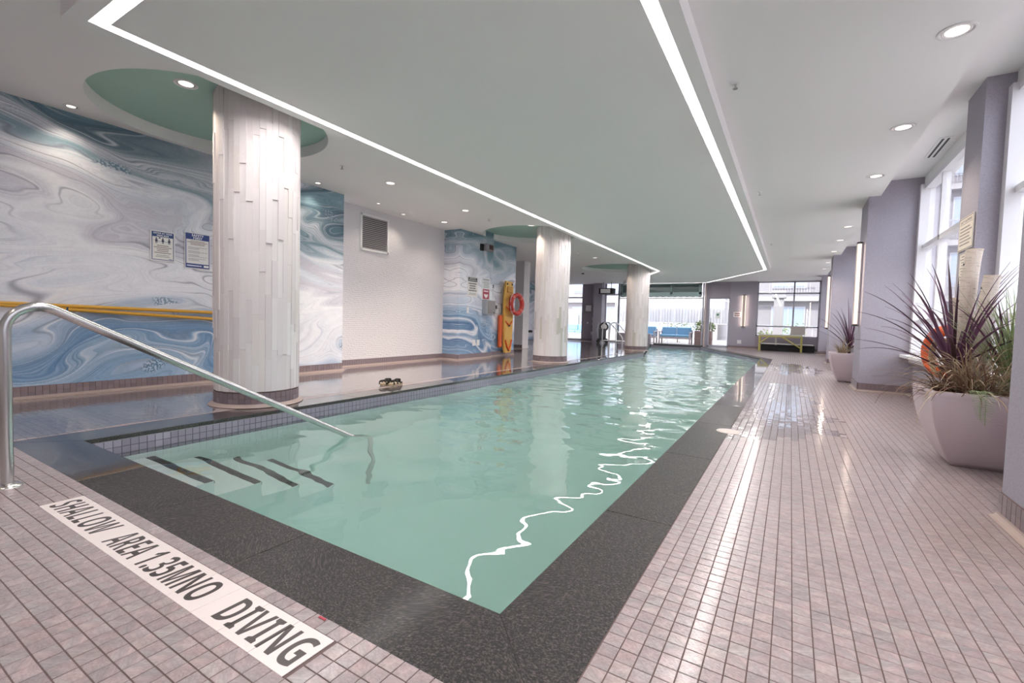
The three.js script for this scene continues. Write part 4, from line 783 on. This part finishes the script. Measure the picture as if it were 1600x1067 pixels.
// ---------------------------------------------------------------- planters and plants
function planter(x, z, turn, W, H, label) {
  const t = thing('planter', label, 'planter', [x, 0, z], turn);
  const m = std(hex('#d3c4ca'), 0.8, { bumpMap: fineNoise, bumpScale: 0.001 });
  // square plan, sides bulging out from a narrow foot to a wide rim
  const prof = []; for (let k = 0; k <= 16; k++) { const f = k / 16; prof.push([0.46 * W / 2 + (0.54 * W / 2) * Math.sin(f * Math.PI / 2) ** 0.82 , f * H]); }
  const ring = (r, y, inn = 0) => { const o = [], n = 6, c = 0.014; const q = r - inn; for (const [sx, sz, a0] of [[1, 1, 0], [-1, 1, 1], [-1, -1, 2], [1, -1, 3]]) for (let i = 0; i <= n; i++) { const a = (a0 + i / n) * Math.PI / 2; o.push([sx * (q - c) + c * Math.cos(a), y, sz * (q - c) + c * Math.sin(a)]); } return o; };
  const rings = [...prof.map(([r, y]) => ring(r, y)), ring(W / 2, H, 0.028), ring(W / 2, H - 0.1, 0.03)], pos = [], idx = [], uv = [], n = rings[0].length;
  rings.forEach((r, j) => r.forEach(([a, b, c], i) => { pos.push(a, b, c); uv.push(i / n * 2, j / rings.length); }));
  for (let j = 0; j + 1 < rings.length; j++) for (let i = 0; i < n; i++) { const a = j * n + i, b = j * n + (i + 1) % n; idx.push(a, a + n, b, b, a + n, b + n); }
  const c0 = pos.length / 3; pos.push(0, 0, 0); uv.push(0, 0); for (let i = 0; i < n; i++) idx.push(c0, i, (i + 1) % n);
  const g = new THREE.BufferGeometry(); g.setAttribute('position', new THREE.Float32BufferAttribute(pos, 3)); g.setAttribute('uv', new THREE.Float32BufferAttribute(uv, 2)); g.setIndex(idx); g.computeVertexNormals();
  mesh('pot', g, m, t);
  const so = slab(rect(-W / 2 + 0.03, W / 2 - 0.03, -W / 2 + 0.03, W / 2 - 0.03), H - 0.08, H - 0.05); mesh('soil', so, std(hex('#3c2f28'), 0.95, { bumpMap: fineNoise, bumpScale: 0.01 }), t);
  return t;
}
// arching blade with a folded cross-section; root at origin
function blade(len, w, lean, az, droop, twist = 0, seg = 8) {
  const pos = [], uv = [], idx = [], dir = V(Math.cos(az), 0, Math.sin(az)), side = V(-Math.sin(az), 0, Math.cos(az));
  let p = V(0, 0, 0), el = Math.PI / 2 - lean;
  for (let k = 0; k <= seg; k++) {
    const f = k / seg, ww = w * Math.min(1, 0.5 + 3 * f) * (1 - f ** 2.4) + 0.0006, s = side.clone().applyAxisAngle(V(0, 1, 0), twist * f), up = V(-Math.sin(el) * dir.x, Math.cos(el), -Math.sin(el) * dir.z);
    for (const q of [-1, 0, 1]) { const o = p.clone().addScaledVector(s, q * ww).addScaledVector(up, q ? ww * 0.35 : 0); pos.push(o.x, o.y, o.z); uv.push((q + 1) / 2, f); }
    for (const q of [1, 0, -1]) { const o = p.clone().addScaledVector(s, q * ww).addScaledVector(up, (q ? ww * 0.35 : 0) - 0.0012); pos.push(o.x, o.y, o.z); uv.push((q + 1) / 2, f); }
    const st = len / seg; p = p.clone().addScaledVector(dir, Math.cos(el) * st).addScaledVector(V(0, 1, 0), Math.sin(el) * st); el -= droop / seg * (0.4 + 1.2 * f);
  }
  for (let k = 0; k < seg; k++) for (let i = 0; i < 6; i++) { const a = k * 6 + i, b = k * 6 + (i + 1) % 6; idx.push(a, b, a + 6, b, b + 6, a + 6); }
  const g = new THREE.BufferGeometry(); g.setAttribute('position', new THREE.Float32BufferAttribute(pos, 3)); g.setAttribute('uv', new THREE.Float32BufferAttribute(uv, 2)); g.setIndex(idx); g.computeVertexNormals(); return g;
}
const leafMats = ['#5a3550', '#4a2a41', '#6c4560', '#3d2434', '#74506a'].map((h) => phys({ color: hex(h), roughness: 0.45, side: THREE.DoubleSide }));
function cordyline(pos, n, L, label, fans = []) {
  const t = thing('cordyline_plant', label, 'plant', pos);
  mesh('stem', cyl(0.03, 0.02, 0.2, 0, 0.1, 0, 10), std(hex('#4b3a33'), 0.9), t);
  for (let k = 0; k < n; k++) { const a = k * 2.399 + rr(-0.3, 0.3), f = k / n, m = mesh('leaf', blade(L * rr(0.75, 1.1), rr(0.008, 0.014), 0.12 + 0.75 * f * f + rr(0, 0.15), a, rr(0.2, 0.7) + 0.5 * f, rr(-0.4, 0.4), 10), leafMats[Math.floor(rnd() * 5)], t); m.position.set(rr(-0.02, 0.02), 0.08 + rr(0, 0.12), rr(-0.02, 0.02)); }
  for (const [len, lean, az, droop] of fans) { const m = mesh('leaf', blade(len, 0.015, lean, az, droop, 0.1, 12), leafMats[Math.floor(rnd() * 5)], t); m.position.set(0, 0.14, 0); }
  return t;
}
function tuft(name, pos, n, len, w, spread, droop, cols, label) {
  const t = thing(name, label, 'plant', pos);
  const mats = cols.map((h) => phys({ color: hex(h), roughness: 0.6, side: THREE.DoubleSide }));
  const lists = cols.map(() => []);
  for (let k = 0; k < n; k++) { const b = blade(len * rr(0.55, 1.1), w * rr(0.6, 1.3), rr(0.03, spread), rnd() * 6.28, droop * rr(0.4, 1.3), rr(-0.5, 0.5), 7); b.translate(rr(-0.05, 0.05), 0, rr(-0.05, 0.05)); lists[Math.floor(rnd() * cols.length)].push(b); }
  lists.forEach((l, i) => { if (l.length) { const m = mesh('blades', merge(l), mats[i], t); m.userData.kind = 'stuff'; } });
  return t;
}
const bark = canvasTex(512, 1024, (g, w, h) => {
  g.fillStyle = '#d8ccc2'; g.fillRect(0, 0, w, h);
  for (let i = 0; i < 700; i++) { const v = 150 + 90 * rnd(); g.fillStyle = `rgba(${v},${v * 0.93},${v * 0.86},0.35)`; g.fillRect(rnd() * w, rnd() * h, rr(20, 160), rr(1, 6)); }
  for (let i = 0; i < 130; i++) { g.fillStyle = `rgba(70,52,46,${rr(0.2, 0.75)})`; g.fillRect(rnd() * w, rnd() * h, rr(8, 50), rr(1, 4)); }
  for (let i = 0; i < 14; i++) { g.fillStyle = 'rgba(38,30,28,0.85)'; g.beginPath(); g.ellipse(rnd() * w, rnd() * h, rr(10, 30), rr(6, 14), 0, 0, 7); g.fill(); }
});
const barkMat = std(C(1, 1, 1), 0.8, { map: bark, bumpMap: fineNoise, bumpScale: 0.003 });
function log(a, b, r, label) {
  const t = thing('birch_log', label, 'log', a), d = V(...b).sub(V(...a)), L = d.length(), g = new THREE.CylinderGeometry(r * 0.93, r, L, 20, 12); g.translate(0, L / 2, 0);
  const p = g.attributes.position; for (let i = 0; i < p.count; i++) { const k = 1 + 0.05 * n3(p.getX(i) * 20, p.getY(i) * 6, p.getZ(i) * 20 + a[0] * 9); p.setX(i, p.getX(i) * k + 0.008 * Math.sin(p.getY(i) * 5 + a[0] * 30)); p.setZ(i, p.getZ(i) * k); } g.computeVertexNormals();
  g.applyQuaternion(new THREE.Quaternion().setFromUnitVectors(V(0, 1, 0), d.normalize())); mesh('trunk', g, barkMat, t);
  const e = new THREE.CylinderGeometry(r * 0.9, r * 0.9, 0.006, 20); e.applyQuaternion(new THREE.Quaternion().setFromUnitVectors(V(0, 1, 0), d)); e.translate(d.x * L, d.y * L, d.z * L); mesh('cut_end', e, std(hex('#d9c7ae'), 0.8), t);
}
function fern(pos, az, len, label) {
  const t = thing('fern_frond', label, 'fern', pos), gs = [];
  let p = V(0, 0, 0), el = 0.35; const dir = V(Math.cos(az), 0, Math.sin(az)), side = V(-dir.z, 0, dir.x);
  for (let k = 0; k < 20; k++) {
    const f = k / 20, st = len / 20, q = p.clone().addScaledVector(dir, Math.cos(el) * st).addScaledVector(V(0, 1, 0), Math.sin(el) * st); gs.push(bar(p.toArray(), q.toArray(), 0.002, 5));
    const l = 0.036 * Math.sin(Math.PI * (0.12 + 0.85 * f)) + 0.008;
    for (const s of [-1, 1]) { const a = p.clone(), b = p.clone().addScaledVector(side, s * l).addScaledVector(dir, l * 0.35).add(V(0, -l * 0.25, 0)); const m = a.clone().add(b).multiplyScalar(0.5), dd = b.clone().sub(a); const bx = rbox(0.0055, 0.0014, dd.length(), 0.0006, 0, 0, 0, 1).applyQuaternion(new THREE.Quaternion().setFromUnitVectors(V(0, 0, 1), dd.normalize())).translate(m.x, m.y, m.z); gs.push(bx); }
    p = q; el = Math.max(-1.45, el - 0.16);
  }
  mesh('frond', merge(gs), phys({ color: hex('#93a078'), roughness: 0.6 }), t);
}
planter(1.14, -4.47, 0, 0.59, 0.525, 'large mauve-grey tapered planter with birch logs beside the near pillar');
cordyline([1.02, 0.47, -4.46], 42, 0.84, 'dark purple spiky cordyline in the large planter', [[0.78, 0.62, 3.0, 0.9], [0.85, 0.5, 2.95, 0.75], [0.72, 0.95, 3.25, 0.8], [0.7, 1.0, 2.7, 0.9], [0.8, 0.4, 3.4, 0.5]]);
cordyline([1.3, 0.47, -4.52], 18, 0.72, 'second purple cordyline leaning to the window in the large planter', [[0.75, 0.6, 0.2, 0.6], [0.7, 0.75, -0.3, 0.6]]);
log([1.06, 0.47, -4.62], [1.11, 1.53, -4.58], 0.05, 'taller birch log standing in the large planter');
log([1.13, 0.47, -4.5], [1.175, 1.33, -4.47], 0.048, 'shorter birch log with dark knots in the large planter');
log([1.03, 0.47, -4.52], [1.04, 1.18, -4.66], 0.035, 'slim birch log half hidden by purple leaves in the planter');
tuft('ornamental_grass', [1.03, 0.47, -4.29], 170, 0.55, 0.0032, 1.2, 2.1, ['#a08a70', '#8a6f5a', '#b7a58c', '#6f4a40'], 'dry tan drooping grass at the front of the large planter');
tuft('ornamental_grass', [1.14, 0.47, -4.28], 130, 0.5, 0.0032, 1.15, 2.0, ['#b4a78c', '#9c8a6c', '#7d5c4c'], 'pale straw grass tuft below the birch logs');
tuft('ornamental_grass', [1.31, 0.47, -4.36], 190, 0.76, 0.0042, 0.45, 0.6, ['#7f9060', '#93a172', '#6c7f52', '#a9b18a'], 'upright green grass on the window side of the large planter');
tuft('ornamental_grass', [0.95, 0.47, -4.36], 90, 0.26, 0.0034, 1.35, 1.2, ['#5a3b38', '#6d4a42', '#7c5c4c'], 'low reddish brown grass at the corner of the large planter');
tuft('ornamental_grass', [1.32, 0.47, -4.27], 50, 0.24, 0.003, 1.2, 1.6, ['#8c9a84', '#a9ad93', '#6f8068'], 'grey-green trailing grass at the rim of the large planter');
fern([1.05, 0.545, -4.2], 1.45, 0.27, 'light green fern frond hanging over the planter rim'); fern([1.11, 0.545, -4.2], 1.75, 0.31, 'longer light green fern frond drooping down the planter front');
planter(0.91, -10.28, 0, 0.56, 0.525, 'smaller-looking grey tapered planter behind the first lit pillar');
cordyline([0.92, 0.47, -10.25], 26, 0.85, 'dark purple cordyline in the planter behind the pillar');
tuft('ornamental_grass', [0.8, 0.47, -10.12], 70, 0.4, 0.004, 1.0, 1.3, ['#a08a70', '#b7a58c', '#8f7d5c'], 'tan grass in the planter behind the pillar');
{
  const b = thing('ring_buoy', 'orange ring buoy with a coil of tan rope hanging by the pilaster', 'lifebuoy', [1.3, 0.74, -6.0], -Math.PI / 2 + 0.5);
  mesh('ring', new THREE.TorusGeometry(0.21, 0.055, 12, 40), M.orange, b); for (let k = 0; k < 5; k++) mesh('rope', new THREE.TorusGeometry(0.14 + 0.008 * Math.sin(k * 3), 0.01, 6, 32).scale(0.7, 1.2, 1).translate(0, -0.04, 0.03 + k * 0.012), std(hex('#b39a7c'), 0.9), b);
  mesh('hanger', bar([0, 0.2, -0.06], [0, 0.2, 0.04], 0.012), M.steelDull, b);
}
{
  const draw = (head) => (g, w, h) => { g.fillStyle = '#e0d4c6'; g.fillRect(0, 0, w, h); g.strokeStyle = '#4a4340'; g.lineWidth = w * 0.015; g.strokeRect(w * 0.03, h * 0.03, w * 0.94, h * 0.94); g.fillStyle = '#37302e'; if (head) { g.textAlign = 'center'; g.font = `bold ${w * 0.083}px sans-serif`; g.fillText('SAFETY EQUIPMENT', w / 2, h * 0.17, w * 0.86); g.fillRect(w * 0.08, h * 0.2, w * 0.84, h * 0.012); lines(g, w * 0.1, h * 0.3, w * 0.8, 6, h * 0.1, '#6b625c', 0.2); } else lines(g, w * 0.1, h * 0.1, w * 0.8, 9, h * 0.09, '#857b74', -0.4); };
  plate('wall_sign', 'cream notice headed SAFETY EQUIPMENT on the pilaster above the birch logs', 0.42, 0.31, [1.35, 1.86, -5.88], -Math.PI / 2, draw(true), 'sign', 512);
  plate('wall_sign', 'smaller cream notice hanging below the SAFETY EQUIPMENT notice', 0.26, 0.3, [1.35, 1.53, -5.88], -Math.PI / 2, draw(false), 'sign', 256);
}

// ---------------------------------------------------------------- outside: terrace, curtain, sofas, buildings
{
  const pave = std(hex('#9a9492'), 0.8, { bumpMap: fineNoise, bumpScale: 0.002 });
  structure('terrace_floor', slab(rect(-40, 40, -22.65, -70), -0.2, -0.02), pave, 'pale paved terrace outside the far doors');
  structure('ground', slab(rect(1.76, 60, 20, -70), -0.25, -0.05), pave, 'pale paved ground outside the side windows');
  mesh('threshold', span(-5.6, -3.42, -0.2, 0.06, -22.42, -22.7), M.darkGrey, scene).userData.kind = 'structure';
  scene.children.at(-1).userData.label = 'dark threshold at the far end of the pool';
  // curtain of white panels on a cabana rail
  const c = thing('terrace_curtain', 'row of white hanging curtain panels across the terrace', 'curtain', [0, 0, -26.2]);
  const cm = phys({ color: hex('#efedef'), roughness: 0.9, side: THREE.DoubleSide });
  for (let k = 0; k < 9; k++) { const g = new THREE.BoxGeometry(0.62, 1.5, 0.012, 24, 1, 1), p = g.attributes.position; for (let i = 0; i < p.count; i++) p.setZ(i, p.getZ(i) + 0.035 * Math.sin(p.getX(i) * 42 + k)); g.computeVertexNormals(); const m = mesh('curtain_panel', g, cm, c); m.position.set(-8.4 + k * 0.64, 1.85, 0.02 * (k % 2)); }
  mesh('rail', bar([-8.8, 2.62, 0], [-2.8, 2.62, 0], 0.03), M.alu, c); for (const x of [-8.8, -5.8, -2.8]) mesh('post', bar([x, -0.02, -0.05], [x, 2.62, -0.05], 0.035), M.frame, c);
  structure('terrace_roof', slab(rect(-9.5, -2.3, -22.85, -24.6), 3.3, 3.6), M.ceiling, 'white slab roof over the terrace seating');
  // sofas
  const wood = std(hex('#b8aeb0'), 0.6), cush = std(hex('#7fa9c9'), 0.85);
  const sofa = (x, z, label) => { const t = thing('terrace_sofa', label, 'sofa', [x, -0.02, z]); for (const sx of [-0.75, 0.75]) for (const sz of [-0.3, 0.3]) mesh('leg', rbox(0.07, sz < 0 ? 0.75 : 0.62, 0.07, 0.01, sx, sz < 0 ? 0.375 : 0.31, sz), wood, t); mesh('seat_frame', rbox(1.56, 0.08, 0.68, 0.015, 0, 0.32, 0), wood, t); for (const sx of [-0.37, 0.37]) { mesh('seat_cushion', rbox(0.72, 0.14, 0.6, 0.05, sx, 0.43, 0.03), cush, t); mesh('back_cushion', rbox(0.72, 0.4, 0.16, 0.06, sx, 0.68, -0.22), cush, t); } for (const sx of [-0.76, 0.76]) mesh('armrest', rbox(0.07, 0.05, 0.68, 0.015, sx, 0.62, 0), wood, t); };
  sofa(-5.1, -24.9, 'blue-cushioned terrace sofa in front of the white curtains'); sofa(-6.9, -25.0, 'blue-cushioned terrace sofa half hidden by the farthest column'); sofa(-11.3, -26.5, 'blue-cushioned terrace sofa outside the far left glass door');
  const tb = thing('planter_box', 'brown slatted planter box beside the terrace sofa', 'planter', [-3.75, -0.02, -25.0]); for (let k = 0; k < 5; k++) mesh('slat', rbox(0.8, 0.13, 0.03, 0.006, 0, 0.08 + k * 0.145, 0.25), std(hex('#8d7672'), 0.8), tb); mesh('box', box(0.78, 0.7, 0.46, 0, 0.36, 0), std(hex('#7c6763'), 0.8), tb);
  const bush = (x, y, z, r, label) => { const t = thing('terrace_shrub', label, 'shrub', [x, y, z]); const gs = []; for (let k = 0; k < 260; k++) { const d = V(rr(-1, 1), rr(-0.6, 1), rr(-1, 1)).normalize().multiplyScalar(r * rr(0.5, 1)); gs.push(new THREE.TetrahedronGeometry(0.06).scale(1, 0.3, 0.7).rotateX(rr(0, 6)).rotateY(rr(0, 6)).translate(d.x, d.y + r * 0.6, d.z)); } mesh('foliage', merge(gs), std(hex('#75844f'), 0.8), t); mesh('stem', cyl(0.03, 0.02, r, 0, r * 0.3, 0, 8), std(hex('#5c4a3e'), 0.9), t); };
  bush(-3.9, 0.7, -25.0, 0.36, 'green shrub in the brown planter box'); bush(-3.5, 0.7, -25.05, 0.3, 'smaller shrub in the brown planter box'); bush(-5.5, 0.0, -27.4, 1.0, 'round green shrub behind the terrace sofa'); bush(0.0, 0.0, -28.5, 0.9, 'round green shrub outside the far window'); bush(-1.0, 0.0, -26.8, 0.6, 'small shrub outside the far window near its frame');
  // building across the terrace
  const wallM = std(hex('#858186'), 0.85), paleM = std(hex('#9c989c'), 0.85), winM = phys({ color: hex('#8e9aaa'), roughness: 0.15 }), railM = std(hex('#9d9ba6'), 0.5);
  const bld = (x0, x1, z0, z1, h, label, m) => {
    const t = thing('apartment_building', label, 'building'); mesh('wall', span(x0, x1, -0.2, h, z0, z1), m, t);
    for (let f = 0; f < Math.floor(h / 2.9); f++) {
      const y = f * 2.9;
      mesh('floor_slab', span(x0 - 0.2, x1 + 0.2, y + 2.62, y + 2.9, z0 + 0.5, z0), paleM, t);
      for (let x = x0 + 0.8; x + 1.8 < x1; x += 2.7) { const w = mesh('window', span(x, x + 1.8, y + 0.5, y + 2.3, z0 + 0.06, z0), M.alu, t); for (const q of [0, 1]) mesh('pane', span(x + 0.08 + q * 0.86, x + 0.86 + q * 0.86, y + 0.58, y + 2.22, z0 + 0.075, z0 + 0.05), winM, w); if (f > 0) { const bl = mesh('balcony_rail', span(x - 0.2, x + 2.0, y + 1.0, y + 1.06, z0 + 0.52, z0 + 0.46), railM, t); for (let k = 0; k < 16; k++) mesh('baluster', span(x - 0.15 + k * 0.14, x - 0.13 + k * 0.14, y + 0.1, y + 1.0, z0 + 0.5, z0 + 0.48), railM, bl); } }
    }
    return t;
  };
  bld(-1.9, 9, -33, -40, 11.6, 'pale apartment building with balconies seen through the far window', wallM);
  bld(-22, -4.5, -36, -44, 11.6, 'pale apartment building behind the terrace curtains', paleM);
  const fence = thing('terrace_fence', 'thin metal terrace railing outside the glass doors', 'railing', [0, -0.02, -29.5]);
  mesh('top_rail', bar([-14, 1.1, 0], [2, 1.1, 0], 0.03), railM, fence); mesh('bottom_rail', bar([-14, 0.15, 0], [2, 0.15, 0], 0.02), railM, fence); for (let k = 0; k < 17; k++) mesh('post', bar([-14 + k, 0, 0], [-14 + k, 1.1, 0], 0.025), railM, fence);
  const col = thing('terrace_post', 'white square terrace post outside the far window', 'post', [-0.55, -0.02, -26.0]); mesh('shaft', rbox(0.42, 2.6, 0.42, 0.02, 0, 1.3, 0), paleM, col); mesh('cap', rbox(0.6, 0.35, 0.6, 0.02, 0, 2.6, 0), paleM, col); mesh('base', rbox(0.5, 0.2, 0.5, 0.02, 0, 0.1, 0), paleM, col);
  const rb = thing('apartment_building', 'white apartment building outside the tall side windows', 'building'); mesh('wall', span(17, 23, -0.2, 8, 10, -31), paleM, rb);
  for (let f = 0; f < 2; f++) for (let k = 0; k < 12; k++) { const z = 8 - k * 3.3, y = f * 2.9 + 0.7; const w = mesh('window', span(16.94, 17, y, y + 1.6, z, z - 1.8), M.alu, rb); mesh('pane', span(16.92, 16.95, y + 0.07, y + 1.53, z - 0.07, z - 1.73), winM, w); }
}
scene.traverse((o) => { if (o.isLight && 'castShadow' in o && !o.isRectAreaLight) o.castShadow = true; });
renderer.render(scene, camera);
